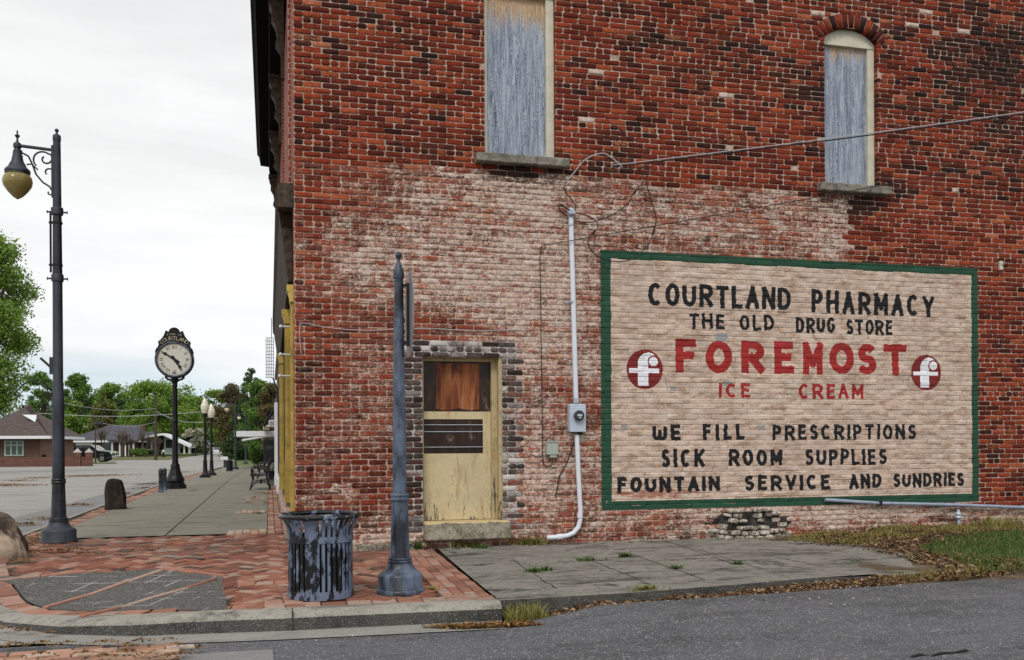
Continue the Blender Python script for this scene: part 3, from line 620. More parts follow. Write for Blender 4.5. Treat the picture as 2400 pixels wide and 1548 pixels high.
def wall_brick(x0, x1, z0, z1, deepL=False, deepR=False, tone=None):
    w = x1 - x0
    if w < .018: return 0
    prot = .0095 + float(np.clip(rng.normal(0, .0028), -.006, .007)); e = .0065; j = rng.normal(0, .0016, 16)
    cx, cz = (x0 + x1) / 2, (z0 + z1) / 2; c = min(.012, w * .25) * rng.uniform(.4, 1.6); tilt = rng.normal(0, .008)
    oc = [(x0 + c, z0), (x1 - c, z0), (x1, z0 + c), (x1, z1 - c), (x1 - c, z1), (x0 + c, z1), (x0, z1 - c), (x0, z0 + c)]
    n = len(V_) ; V = []
    for k, (x, z) in enumerate(oc): V.append((x + j[k], .02, z + j[k + 8]))
    for k, (x, z) in enumerate(oc): V.append((x + j[k], -prot * .45, z + j[k + 8]))
    for k, (x, z) in enumerate(oc):
        V.append((x + j[k] + (e if x < cx else -e) * .8, -prot + tilt * (x - cx), z + j[k + 8] + (e if z < cz else -e) * .8))
    V_.extend(V)
    for k in range(8): q = (k + 1) % 8; F_.append((n + k, n + q, n + 8 + q, n + 8 + k)); F_.append((n + 8 + k, n + 8 + q, n + 16 + q, n + 16 + k))
    for a in ((16, 17, 18, 23), (18, 19, 22, 23), (19, 20, 21, 22)): F_.append(tuple(n + q for q in a))
    for (dp, x) in ((deepL, x0), (deepR, x1)):
        if dp:
            m = len(V_); V_.extend([(x, -.004, z0), (x, .27, z0), (x, .27, z1), (x, -.004, z1)]); F_.append((m, m + 1, m + 2, m + 3))
    nv = len(V_) - n
    n0 = mnoise.noise(Vector((cx * 1.6, cz * 4.2, 3.))); n1 = mnoise.noise(Vector((cx * .6, cz * 1.2, 9.)))
    t = float(np.clip((rng.beta(3.2, 2.5) if z0 > 4.6 or x0 > 9.4 else rng.beta(4.4, 3.8)) + .22 * n0 + .10 * n1, 0, 1)) if tone is None else tone
    if z0 < 2.4 and x0 < 1.6: t *= .75
    r = rng.random()
    wb = white_bias(cx, cz) + rng.normal(0, .06); sb = soot_bias(cx, cz) + rng.normal(0, .07) + .24 * n0 * (1 if z0 > 4.6 else .6) + .14 * n1 + (.18 if r < .012 else 0); gb = gry_bias(cx, cz) + rng.normal(0, .05)
    if r > .9955 and z0 > 4.7: wb = .9
    A_.extend([(t, sb, wb, gb)] * nv); return prot
def u_free(x, z): return not any(a - .15 < x < b + .05 for a, b in open_spans(z)) and not (z < 3.9 and 3.6 < x < 9.6)
from mathutils import noise as mnoise
for k in range(NC):
    z0 = k * CH + .0; z1 = z0 + CH - J; zc = (z0 + z1) / 2; hdr = (k % 7 == 1); bl = BL / 2 if hdr else BL
    x = -.0 - (0 if (k % 2 == 0 or hdr) else bl / 2); row = []
    spans = []; s0 = 0.0
    for a, b in open_spans(zc): spans.append((s0, a, s0 > 0, True)); s0 = b
    spans.append((s0, XR, s0 > 0, False))
    shift = rng.normal(0, .01)
    while x < XR:
        b0, b1 = x + J / 2 + rng.normal(0, .0025), x + bl - J / 2 + rng.normal(0, .0025)
        for (a, b, dl, dr) in spans:
            u0, u1 = max(b0, a + .0), min(b1, b)
            if u1 - u0 > .012:
                inside = u0 > SG[0] + .15 and u1 < SG[1] - .15 and z0 > SG[2] + .1 and z1 < SG[3] - .1
                broken = ((u0 + u1) / 2 - 5.85) ** 2 / .42 ** 2 + (zc - .26) ** 2 / .15 ** 2 < 1 + .3 * random.random()
                if inside: p = .0095 + float(np.clip(rng.normal(0, .003), -.006, .008))
                elif broken: p = .005
                else: p = wall_brick(u0, u1, z0 + rng.normal(0, .001), z1 + rng.normal(0, .001), dl and u0 <= a + .02, dr and u1 >= b - .02)
                row.append((u0, u1, p))
        if not hdr and k > 66 and rng.random() < .012:
            if u_free(x + bl, zc) and rng.random() < .8: row.append((x + bl + J / 2, x + bl * 1.5 - J / 2, wall_brick(x + bl + J / 2, x + bl * 1.5 - J / 2, z0, z1)))
            x += bl * .5
        x += bl + rng.normal(0, .002)
    courses.append(row)
# voussoirs
for o in OPN[:2]:
    hw = (o['x1'] - o['x0']) / 2; rise = .17; Rr = (hw * hw + rise * rise) / (2 * rise); cz = o['z1'] + rise - Rr; cx = (o['x0'] + o['x1']) / 2; a1 = math.asin(hw / Rr) + .1; n = 13
    for i in range(n):
        q0 = -a1 + 2 * a1 * i / n + .010; q1 = -a1 + 2 * a1 * (i + 1) / n - .010; m = len(V_)
        pts = [(cx + r_ * math.sin(q), cz + r_ * math.cos(q)) for r_, q in ((Rr, q0), (Rr, q1), (Rr + .19, q1), (Rr + .19, q0))]; pr = .010 + rng.normal(0, .003)
        V_.extend([(p[0], .27, p[1]) for p in pts] + [(p[0], -pr, p[1]) for p in pts]); F_.extend([(m + 4, m + 5, m + 6, m + 7)] + [(m + a, m + (a + 1) % 4, m + 4 + (a + 1) % 4, m + 4 + a) for a in range(4)])
        A_.extend([(rng.beta(3, 5), .14 + rng.normal(0, .08), -.5, 0)] * 8)
wall = npmesh('wall', V_, F_, MT['brick_wall'], bld, attr=A_)
# mortar behind, as a grid with the same wear
xs = np.arange(0, XR + .05, .1); zs = np.arange(-.3, NC * CH + .05, .07); MV = []; MF = []; MA = []
for z in zs:
    for x in xs: MV.append((x, .0, z)); MA.append((.5, soot_bias(x, z) - .12, white_bias(x, z) + .12, gry_bias(x, z)))
nx = len(xs)
def in_open(x, z):
    for a, b in open_spans(z):
        if a - .02 < x < b + .02: return True
    return False
# cut the openings exactly: rectangles of mortar round them
def mgrid(x0, x1, z0, z1):
    n1 = max(2, int((x1 - x0) / .1) + 1); n2 = max(2, int((z1 - z0) / .07) + 1); b = len(MV2)
    for z in np.linspace(z0, z1, n2):
        for x in np.linspace(x0, x1, n1): MV2.append((x, 0, z)); MA2.append((.5, soot_bias(x, z) - .10, white_bias(x, z) + .10, gry_bias(x, z)))
    for i in range(n2 - 1):
        for j in range(n1 - 1): q = b + i * n1 + j; MF2.append((q, q + 1, q + 1 + n1, q + n1))
MV2, MF2, MA2 = [], [], []
zt = NC * CH
mgrid(0, 1.5, -.3, zt); mgrid(1.5, 2.5, -.3, .3); mgrid(1.5, 2.29, 2.42, zt); mgrid(2.29, 2.5, 2.42, 4.9); mgrid(2.5, 3.21, -.3, 4.9); mgrid(3.21, 7.03, -.3, zt); mgrid(7.03, 7.86, -.3, 4.84); mgrid(7.86, XR, -.3, zt); mgrid(2.29, 3.21, 7.16, zt); mgrid(7.03, 7.86, 7.0, zt)
npmesh('mortar', MV2, MF2, MT['mortar'], bld, attr=MA2)
# body behind the brick skin: roof, party wall, facade
mb = MB(); mb.box(.05, XR, .30, 13.2, -.3, 8.60); mb.build('core', MT['dark_interior'], bld)
mb = MB(); mb.box(0, XR, -.03, .32, zt, zt + .12); mb.build('coping', MT['stone_sill'], bld)
mb = MB()
mb.box(-.012, .049, .002, .32, 4.0, 8.6); mb.box(-.012, .049, .33, 13.2, 4.3, 8.6); mb.box(-.045, -.0125, .9, 1.5, 4.3, 8.3); mb.box(-.045, -.0125, 6.2, 6.8, 4.3, 8.3); mb.box(-.012, .049, .002, .25, .05, 4.0); mb.box(-.045, -.0125, 12.4, 13.1, 4.3, 8.3)
mb.build('facade', MT['facade_brick'], bld)
mb = MB(); mb.prism([(-.05, 8.12), (-.26, 8.14), (-.28, 8.38), (-.48, 8.40), (-.52, 8.62), (-.56, 8.66), (-.58, 9.0), (.3, 9.0), (.3, 8.7), (-.05, 8.7)], -.03, 13.3, 'y'); cor = mb.build('cornice', MT['cornice'], bld)
for i, y in enumerate((.25, 3.3, 6.45, 9.65, 13.05)):
    mb = MB(); prof = [(-.05, 8.10), (-.26, 8.10), (-.27, 7.98), (-.23, 7.9), (-.24, 7.78), (-.17, 7.66), (-.15, 7.5), (-.18, 7.4), (-.09, 7.28), (-.05, 7.22)]
    mb.prism(prof, y, y + .22, 'y'); mb.box(-.29, -.04, y - .03, y + .25, 8.06, 8.13); mb.box(-.10, -.046, y + .05, y + .17, 6.9, 7.3); mb.build('bracket', MT['bracket_wood'], cor)
mb = MB(); mb.prism([(-.01, 3.95), (-.15, 3.95), (-.17, 4.12), (-.20, 4.16), (-.21, 4.42), (-.01, 4.42)], .27, 13.2, 'y'); mb.build('shop_cornice', MT['rust_brown'], bld)
mb = MB(); mb.box(-.19, -.005, .0, .26, 4.12, 4.40); mb.prism([(-.02, 3.3), (-.07, 3.3), (-.17, 4.1), (-.02, 4.1)], .28, 13., 'y'); mb.build('shop_soffit', MT['bracket_wood'], bld)
mb = MB(); mb.box(.0, .045, .33, 13.2, .1, 4.3); mb.build('shop_front', MT['dark_interior'], bld)
def pilaster(y, d, w, z0, zt_):
    mb = MB(); mb.box(-d, -.006, y, y + w, z0 + .62, zt_ - .2); mb.box(-d - .012, -.006, y - .012, y + w + .012, z0, z0 + .5); mb.prism([(-d - .012, z0 + .5), (-d, z0 + .62), (-.006, z0 + .62), (-.006, z0 + .5)], y - .006, y + w + .006, 'y')
    mb.box(-d - .004, -d + .02, y + .012, y + .05, z0 + .75, zt_ - .35); mb.box(-d * .72, -d * .35, y - .006, y + .002, z0 + .8, zt_ - .4)
    o = mb.build('pilaster', MT['mustard'], bld)
    mb = MB(); mb.prism([(-.004, zt_ - .2), (-d - .006, zt_ - .2), (-d - .012, zt_ - .12), (-d - .035, zt_ - .06), (-d - .04, zt_), (-.004, zt_)], y - .025, y + w + .025, 'y'); mb.tube([(-d - .02, y - .03, zt_ - .06), (-d - .02, y + w + .03, zt_ - .06)], .022, 8); mb.build('capital', MT['mustard_trim'], o)
pilaster(.06, .05, .2, .36, 3.22); pilaster(2.35, .078, .26, .52, 3.25); pilaster(9.0, .09, .26, .4, 3.25)
mb = MB(); mb.cbox((-.055, 2.0, .28), (.10, 1.4, .36), .02); mb.cbox((-.035, .3, .2), (.06, .5, .30), .02); mb.cbox((-.05, 7.5, .2), (.1, 9.5, .2), .02); mb.build('threshold', MT['threshold'], bld)
for y, z in ((.5, 2.78), (.6, 2.45), (.8, 2.2)): mb = MB(); mb.tube([(-.04, y, z), (-.14 - .03 * y, y - .02, z)], .012, 6); mb.sphere((-.14 - .03 * y, y - .02, z), .022, 8, 6); mb.build('wall_peg', MT['white_paint'], bld)
# windows and door
def window(o, bmat, tl, arched):
    x0, x1, z0, z1 = o['x0'], o['x1'], o['z0'], o['z1']; yb = .125
    fr = MB(); fr.box(x0, x0 + .055, yb - .035, yb + .05, z0 + .01, z1); fr.box(x1 - .10, x1, yb - .045, yb + .05, z0 + .01, z1)
    hw = (x1 - x0) / 2; rise = .17; Rr = (hw * hw + rise * rise) / (2 * rise); cz = z1 + rise - Rr; cx = (x0 + x1) / 2; a1 = math.asin(hw / Rr)
    arc = [(cx + Rr * math.sin(q), cz + Rr * math.cos(q)) for q in np.linspace(-a1, a1, 15)]
    fr.prism([(x1, z1 - .055), (x0, z1 - .055)] + arc, yb - .055, yb + .05, 'y')
    w = fr.build('window', MT['cream_paint'], bld)
    b = MB(); b.box(x0 + .056, x1 - .101, yb, yb + .012, z0 + .005, z1 - .056); b.build('board', MT[bmat], w)
    s = MB(); s.cbox((cx + .01, .03, z0 - .055), (x1 - x0 + .27, .30, .11), .012); s.build('sill', MT['stone_sill'], w)
    jb_ = MB(); jb_.box(x1 + .003, x1 + .03, .004, .26, z0 - .02, z1 + .12); jb_.box(x0 - .03, x0 - .003, .004, .26, z0 - .02, z1 + .12); jb_.build('jamb', MT['facade_brick'], w)
    bk = MB(); bk.box(x0 - .05, x1 + .05, .20, .24, z0 - .05, z1 + .3); bk.build('backing', MT['dark_interior'], w)
window(OPN[0], 'plywood_one', None, True); window(OPN[1], 'plywood_two', None, True)
fr = MB(); X0, X1 = 1.50, 2.50; yb = .17
fr.box(X0, X0 + .035, yb - .05, yb + .06, .40, 2.42); fr.box(X1 - .11, X1 - .045, yb - .05, yb + .06, .40, 2.42); fr.box(X1 - .045, X1, .01, yb + .05, .40, 2.42); fr.box(X0 + .035, X1 - .11, yb - .05, yb + .06, 2.36, 2.42); fr.box(X0, X1, .02, yb - .052, 2.395, 2.42)
df = fr.build('door_frame', MT['door_trim'], bld)
dr = MB(); xa, xb = X0 + .036, X1 - .111
dr.box(xa, xb, yb, yb + .03, .41, 1.22); dr.box(xa, xb, yb, yb + .03, 1.645, 1.74); dr.box(xb - .10, xb, yb, yb + .03, 1.22, 1.645); dr.box(xa, xb, yb - .012, yb - .001, .40, .425)
dr.build('door', MT['door_yellow'], bld)
dd = [c for c in bld.children if c.name.startswith('door') and 'frame' not in c.name][0]
mb = MB(); mb.box(xa, xb - .10, yb + .012, yb + .02, 1.22, 1.645); mb.build('pane', MT['dark_pane'], dd)
mb = MB()
for z in (1.30, 1.49, 1.575): mb.tube([(xa, yb - .006, z), (xb - .1, yb - .006, z)], .005, 6)
mb.build('bar', MT['galv'], dd)
mb = MB(); mb.box(xa, xb, yb + .02, yb + .03, 1.74, 2.36); mb.build('transom', MT['dark_pane'], dd)
mb = MB(); mb.add([(xa + .16, yb + .01, 1.77), (xa + .3, yb + .008, 1.75), (xa + .45, yb + .01, 1.78), (xa + .6, yb + .008, 1.755), (xa + .71, yb + .01, 1.77), (xa + .71, yb + .01, 2.34), (xa + .16, yb + .01, 2.34)], [range(7)]); mb.build('board', MT['burnt_board'], dd, ang=None)
mb = MB(); mb.cbox(((X0 + X1) / 2 + .03, .0, .285), (1.06, .34, .22), .018); mb.build('doorstep', MT['step_stone'], bld)
# bulging broken brick patch and rubble foundation
bp = MB(); bp.prism([(5.86 + .62 * math.cos(a) * (1 + .08 * math.sin(5 * a)), .25 + .21 * math.sin(a) * (1 + .1 * math.sin(7 * a))) for a in np.linspace(0, 2 * PI, 30)[:-1]], -.0075, .0, 'y'); bpo = bp.build('broken_brickwork', MT['gap_shade'], bld, ang=None)  # dark plate, its colour stands for the shade in the gaps between bricks
mb = MB()
for r in range(7):
    n = (6, 8, 8, 7, 6, 6, 5)[r]
    for i in range(n):
        u = (i + .5 * (r % 2) - n / 2 + .25) * .142 + random.gauss(0, .008); sag = .055 * (1 - (u / .6) ** 2)
        z = .035 + r * .066 - sag + (.03 if r < 4 else .055); w_ = .125 * random.uniform(.75, 1.05); out_ = (.075 if r < 4 else .02) * max(.15, 1 - (u / .62) ** 2) + random.uniform(0, .02)
        if r >= 3 and random.random() < .38: continue
        b1 = MB().cbox((5.86 + u, -.02 - out_ / 2, z), (w_, .05 + out_, random.uniform(.036, .060)), .012); ra = Matrix.Rotation(random.gauss(0, .07) - .16 * u, 3, 'Y') @ Matrix.Rotation(random.gauss(0, .10), 3, 'Z'); cc = Vector((5.86 + u, -.02 - out_ / 2, z)); mb.add([ra @ (Vector(v) - cc) + cc + Vector((random.gauss(0, .003), 0, random.gauss(0, .003))) for v in b1.v], b1.f)
mb.build('loose_brick', MT['white_brick'], bpo, ang=20)
mb = MB(); rows = 10
for x in np.arange(.02, 6.8, .23):
    if 1.4 < x < 2.55:
        if mb.v: mb.build('foundation', MT['rubble'], bld); mb = MB()
        continue
    h = .10 + .05 * random.random() if x < 1.5 else .05 + .03 * random.random(); mb.cbox((x + .115, -.02, h / 2 - .05 + .03), (.235, .11 + .03 * random.random(), h + .1), .022)
mb.build('foundation', MT['rubble'], bld)

# ---- the painted advertisement (a skin of paint that follows the bricks)
def stroke_font():
    def arc(cx, cy, rx, ry, a0, a1, n=12): return [(cx + rx * math.cos(math.radians(a)), cy + ry * math.sin(math.radians(a))) for a in np.linspace(a0, a1, n)]
    f = {}
    f['A'] = [[(0, 0), (.5, 1)], [(.5, 1), (1, 0)], [(.22, .33), (.78, .33)]]; f['C'] = [arc(.5, .5, .5, .5, 48, 312, 18)]
    f['D'] = [[(0, 0), (0, 1)], [(0, 1), (.4, 1)] + arc(.4, .5, .6, .5, 80, -80, 14) + [(.4, 0), (0, 0)]]
    f['E'] = [[(0, 0), (0, 1)], [(0, 1), (.95, 1)], [(0, .52), (.8, .52)], [(0, 0), (1, 0)]]; f['F'] = f['E'][:3]
    f['G'] = [arc(.5, .5, .5, .5, 48, 350, 18) + [(1, .45), (.58, .45)]]; f['H'] = [[(0, 0), (0, 1)], [(1, 0), (1, 1)], [(0, .5), (1, .5)]]; f['I'] = [[(0, 0), (0, 1)]]
    f['K'] = [[(0, 0), (0, 1)], [(1, 1), (.05, .42)], [(.3, .56), (1, 0)]]; f['L'] = [[(0, 1), (0, 0)], [(0, 0), (1, 0)]]
    f['M'] = [[(0, 0), (0, 1)], [(0, 1), (.5, .3)], [(.5, .3), (1, 1)], [(1, 1), (1, 0)]]; f['N'] = [[(0, 0), (0, 1)], [(0, 1), (1, 0)], [(1, 0), (1, 1)]]
    f['O'] = [arc(.5, .5, .5, .5, 0, 360, 28)]; f['P'] = [[(0, 0), (0, 1)], [(0, 1), (.45, 1)] + arc(.45, .73, .55, .27, 80, -80, 10) + [(.45, .46), (0, .46)]]
    f['R'] = f['P'] + [[(.42, .46), (1, 0)]]; f['S'] = [arc(.52, .745, .44, .255, 35, 255, 12) + arc(.48, .255, .5, .255, 75, -150, 13)]
    f['T'] = [[(0, 1), (1, 1)], [(.5, 1), (.5, 0)]]; f['U'] = [[(0, 1), (0, .4)] + arc(.5, .4, .5, .4, 180, 360, 12) + [(1, 1)]]; f['V'] = [[(0, 1), (.5, 0)], [(.5, 0), (1, 1)]]
    f['W'] = [[(0, 1), (0, .3)] + arc(.25, .28, .25, .28, 180, 360, 8) + [(.5, .75)], [(.5, .3)] + arc(.75, .28, .25, .28, 180, 360, 8) + [(1, 1)]]
    f['Y'] = [[(0, 1), (.5, .45)], [(.5, .45), (1, 1)], [(.5, .45), (.5, 0)]]; f['X'] = [[(0, 0), (1, 1)], [(0, 1), (1, 0)]]
    return f
FONT = stroke_font(); WID = {'I': .28, 'M': 1.12, 'W': 1.2, 'L': .82, 'E': .82, 'F': .82, 'S': .86, 'T': .95, 'P': .88}
x_ = np.arange(SG[0], SG[1] + .001, .0076); fr_ = np.array([0, .07, .14, .28, .42, .56, .70, .79, .86])
zr = np.concatenate([(k + fr_) * CH for k in range(NC)]); zr = zr[(zr > SG[2]) & (zr < SG[3])]; zr = np.concatenate([[SG[2]], zr, [SG[3]]])
NXs, NZs = len(x_), len(zr)
H_ = np.zeros((NZs, NXs)); T_ = np.zeros((NZs, NXs)); S_ = np.zeros((NZs, NXs)); WB = np.zeros((NZs, NXs))
for i, z in enumerate(zr):
    k = int(z / CH); fz = (z - k * CH); row = courses[k]
    st = np.array([r[0] for r in row]); en = np.array([r[1] for r in row]); pr = np.array([r[2] for r in row])
    tn = np.random.default_rng(k + 500).random(len(row))
    b = np.clip(np.searchsorted(st, x_, 'right') - 1, 0, len(row) - 1)
    dx = np.minimum(x_ - st[b], en[b] - x_); dz = min(fz, CH - J - fz); d = np.minimum(dx, dz)
    s = np.clip((d + .003) / .009, 0, 1); s = s * s * (3 - 2 * s); fill = .45 + .35 * math.sin(z * 9) * 0
    H_[i] = pr[b] * (1 - (1 - s) * .72) + .0015; T_[i] = tn[b]; S_[i] = (1 - s) * np.where(np.random.default_rng(k).random(len(row))[b] > .25, .46, .26)
XX, ZZ = np.meshgrid(x_, zr)
WB = -.32 + .55 * np.exp(-((XX - 4.4) / 1.1) ** 2 - ((ZZ - .68) / .10) ** 2) + .28 * np.exp(-((XX - 4.2) / .5) ** 2 - ((ZZ - 1.9) / .5) ** 2) + .16 * np.exp(-((XX - 6.3) / 2.5) ** 2 - ((ZZ - .75) / .12) ** 2)
c0 = onwall(1690, 790); GB = -.3 + .95 * np.exp(-((XX - c0[0]) / .17) ** 2 - ((ZZ - c0[1]) / .09) ** 2)
for px, py in ((1578, 912), (1462, 1002), (1785, 1002), (1700, 900)): q = onwall(px, py); GB += .9 * ((np.abs(XX - q[0]) < .05) & (np.abs(ZZ - q[1]) < .03))
SV = np.stack([XX, -H_ - .001, ZZ], -1).reshape(-1, 3); SA = np.stack([T_, S_, WB, GB], -1).reshape(-1, 4)
qi = (np.arange(NZs - 1)[:, None] * NXs + np.arange(NXs - 1)[None]).ravel(); QF = np.stack([qi, qi + 1, qi + 1 + NXs, qi + NXs], -1)
fx = (XX[:-1, :-1] + XX[1:, 1:]).ravel() / 2; fz_ = (ZZ[:-1, :-1] + ZZ[1:, 1:]).ravel() / 2
owner = np.zeros(len(QF), int)     # 0 panel, 1 border
wob = .004 * np.sin(fz_ * 9) + .003 * np.sin(fx * 7)
owner[(fx < 3.925 + wob) | (fx > 9.362 + wob) | (fz_ > 3.69 + wob) | (fz_ < .598 + wob)] = 1
def paint_letter(ch, quad, hwid, oid):
    (x0, x1, b0, b1, t0, t1) = quad      # bottom and top heights at left/right ends
    m = np.where((fx > x0 - .02) & (fx < x1 + .02) & (fz_ > min(b0, b1) - .03) & (fz_ < max(t0, t1) + .03))[0]
    px, pz = fx[m], fz_[m]; ok = np.zeros(len(m), bool); hx = hwid; hz = hwid * .92
    w = x1 - x0; wig = random.uniform(-.006, .006)
    def mp(p):
        u = p[0]; xx = x0 + hx + u * max(w - 2 * hx, 0); uu = (xx - x0) / max(w, .01); b = b0 + (b1 - b0) * uu; t = t0 + (t1 - t0) * uu
        return (xx + wig * p[1], b + hz + p[1] * (t - b - 2 * hz))
    jx = px + .002 * np.sin(pz * 60 + x0 * 9); jz = pz + .002 * np.sin(px * 55)
    for s in FONT[ch]:
        pts = [mp(p) for p in s]; closed = s[0] == s[-1]
        for i, (a, b) in enumerate(zip(pts, pts[1:])):
            dx_, dz_ = b[0] - a[0], b[1] - a[1]; ln = math.hypot(dx_, dz_)
            if ln < 1e-6: continue
            sx, sz = dx_ / ln, dz_ / ln; al = (jx - a[0]) * sx + (jz - a[1]) * sz; pe = np.abs(-(jx - a[0]) * sz + (jz - a[1]) * sx)
            hw = hx if abs(sz) > .5 else hz; e0 = hw if (i == 0 and len(s) == 2) else 0; e1 = hw if (i == len(pts) - 2 and len(s) == 2) else 0
            ok |= (pe < hw) & (al > -e0) & (al < ln + e1)
            if len(s) > 2:
                if i > 0 or closed: ok |= (jx - a[0]) ** 2 + (jz - a[1]) ** 2 < (hw * .99) ** 2
                elif not closed: ok |= (pe < hw) & (al > -hw * .3) & (al < 0)
    owner[m[ok]] = oid
def word(txt, px0, px1, tl, bl, tr, br, hw, oid, org, sc, gap=.30):
    P = lambda x, y: onwall(org[0] + x / sc, org[1] + y / sc, -.015)
    L0, B0 = P(px0, bl); _, T0 = P(px0, tl); R0, B1 = P(px1, br); _, T1 = P(px1, tr)
    ws = [WID.get(c, 1.) for c in txt]; tot = sum(ws) + gap * (len(ws) - 1); u = 0
    ws2 = [max(w_, hw * 2 / ((R0 - L0) / tot)) if c == 'I' else w_ for c, w_ in zip(txt, ws)]; tot = sum(ws2) + gap * (len(ws2) - 1)
    for c, w_ in zip(txt, ws2):
        a, b = u / tot, (u + w_) / tot; f = lambda p, q, t: p + (q - p) * t; jt = random.uniform(-.006, .006)
        paint_letter(c, (f(L0, R0, a), f(L0, R0, b), f(B0, B1, a) + jt, f(B0, B1, b) + jt, f(T0, T1, a) + jt, f(T0, T1, b) + jt), hw, oid); u += w_ + gap
o1, s1 = (1420, 640), 2.7136; o2, s2 = (1420, 900), 1.559; o3, s3 = (1380, 560), 2.333
word('COURTLAND', 270, 1180, 60, 207, 97, 238, 0.032, 20, o1, s1, .2); word('PHARMACY', 1308, 2090, 103, 250, 150, 282, 0.032, 21, o1, s1, .28)
word('THE', 528, 757, 255, 357, 262, 357, 0.023, 22, o1, s1, .26); word('OLD', 852, 1072, 266, 365, 270, 368, 0.023, 23, o1, s1); word('DRUG', 1210, 1460, 280, 378, 285, 385, 0.024, 24, o1, s1, .2); word('STORE', 1530, 1825, 297, 392, 302, 398, 0.023, 25, o1, s1, .2)
for c, a, b, t, d in (('F', 445, 582, 422, 635), ('O', 635, 803, 430, 637), ('R', 862, 1010, 432, 635), ('E', 1073, 1200, 437, 642), ('M', 1255, 1380, 443, 645), ('O', 1423, 1580, 445, 645), ('S', 1600, 1725, 448, 645), ('T', 1768, 1918, 452, 648)): word(c, a, b, t, d, t + 3, d + 1, .056 if c not in 'M' else .046, 4, o1, s1)
word('ICE', 712, 885, 790, 870, 790, 868, 0.022, 26, o3, s3, .35); word('CREAM', 1150, 1503, 793, 878, 795, 873, 0.023, 27, o3, s3, .3)
word('WE', 170, 275, 148, 206, 148, 206, 0.027, 28, o2, s2, .3); word('FILL', 355, 508, 148, 207, 148, 205, 0.027, 29, o2, s2, .4); word('PRESCRIPTIONS', 610, 1135, 150, 206, 148, 203, 0.024, 30, o2, s2, .3)
word('SICK', 203, 362, 240, 307, 238, 303, 0.027, 31, o2, s2, .3); word('ROOM', 450, 645, 238, 300, 242, 299, 0.027, 32, o2, s2, .3); word('SUPPLIES', 728, 1028, 239, 299, 238, 295, 0.025, 33, o2, s2, .25)
word('FOUNTAIN', 42, 418, 342, 400, 338, 391, 0.028, 34, o2, s2, .25); word('SERVICE', 508, 820, 335, 391, 333, 387, 0.026, 35, o2, s2, .3); word('AND', 890, 1008, 330, 383, 328, 379, 0.026, 36, o2, s2, .2); word('SUNDRIES', 1050, 1310, 328, 379, 323, 373, 0.024, 37, o2, s2, .2)
def emblem(px0, px1, py0, py1, oid):
    a = onwall(o1[0] + px0 / s1, o1[1] + (py0 + py1) / 2 / s1, -.015); b = onwall(o1[0] + px1 / s1, o1[1] + (py0 + py1) / 2 / s1, -.015); mx = (px0 + px1) / 2
    zt_, zb_ = onwall(o1[0] + mx / s1, o1[1] + py0 / s1)[1], onwall(o1[0] + mx / s1, o1[1] + py1 / s1)[1]
    u = (fx - a[0]) / (b[0] - a[0]); v = (zt_ - fz_) / (zt_ - zb_)
    disk = (u - .5) ** 2 + (v - .5) ** 2 < .25; owner[disk] = oid
    q = (u - .74) ** 2 + ((v - .305) * 1.05) ** 2
    hook = (((u - .58) / .27) ** 2 + ((v - .33) / .245) ** 2 < 1) & (v < .36) & (u < .86)
    wh = ((u > .31) & (u < .60) & (v > .30) & (v < .92)) | (((u - .60) / .29) ** 2 + ((v - .36) / .28) ** 2 < 1) & (v < .36) | ((u > .065) & (u < .90) & (v > .475) & (v < .59))
    wh &= ~((q < .165 ** 2) & (u > .57)); wh |= q < .125 ** 2
    owner[disk & wh] = oid + 1
emblem(132, 363, 488, 740, 9); emblem(1943, 2133, 522, 748, 11)
def cut(name, oid, mat, par, label=None):
    fs = QF[owner == oid]; used = np.unique(fs); inv = np.full(len(SV), -1); inv[used] = np.arange(len(used))
    o = npmesh(name, SV[used], inv[fs], MT[mat], par, smooth=True, attr=SA[used])
    if label: o['label'] = label
    return o
pan = cut('painted_sign', 0, 'sign_tan', bld, 'tan hand painted advertisement with green border and black and red lettering')
cut('border', 1, 'sign_green', pan)
cut('lettering', 4, 'sign_red', pan, 'big wide red letters')
for oid, mat in [(20, 'sign_black'), (21, 'sign_black'), (22, 'sign_black'), (23, 'sign_black'), (24, 'sign_black'), (25, 'sign_black'), (26, 'sign_red'), (27, 'sign_red'), (28, 'sign_black'), (29, 'sign_black'), (30, 'sign_black'), (31, 'sign_black'), (32, 'sign_black'), (33, 'sign_black'), (34, 'sign_black'), (35, 'sign_black'), (36, 'sign_black'), (37, 'sign_black')]: cut('lettering', oid, mat, pan)
for oid, lb in ((9, 'larger dark red roundel on the left'), (11, 'narrower dark red roundel on the right')):
    e = cut('roundel', oid, 'sign_darkred', pan, lb); cut('roundel_letter', oid + 1, 'sign_white', pan)

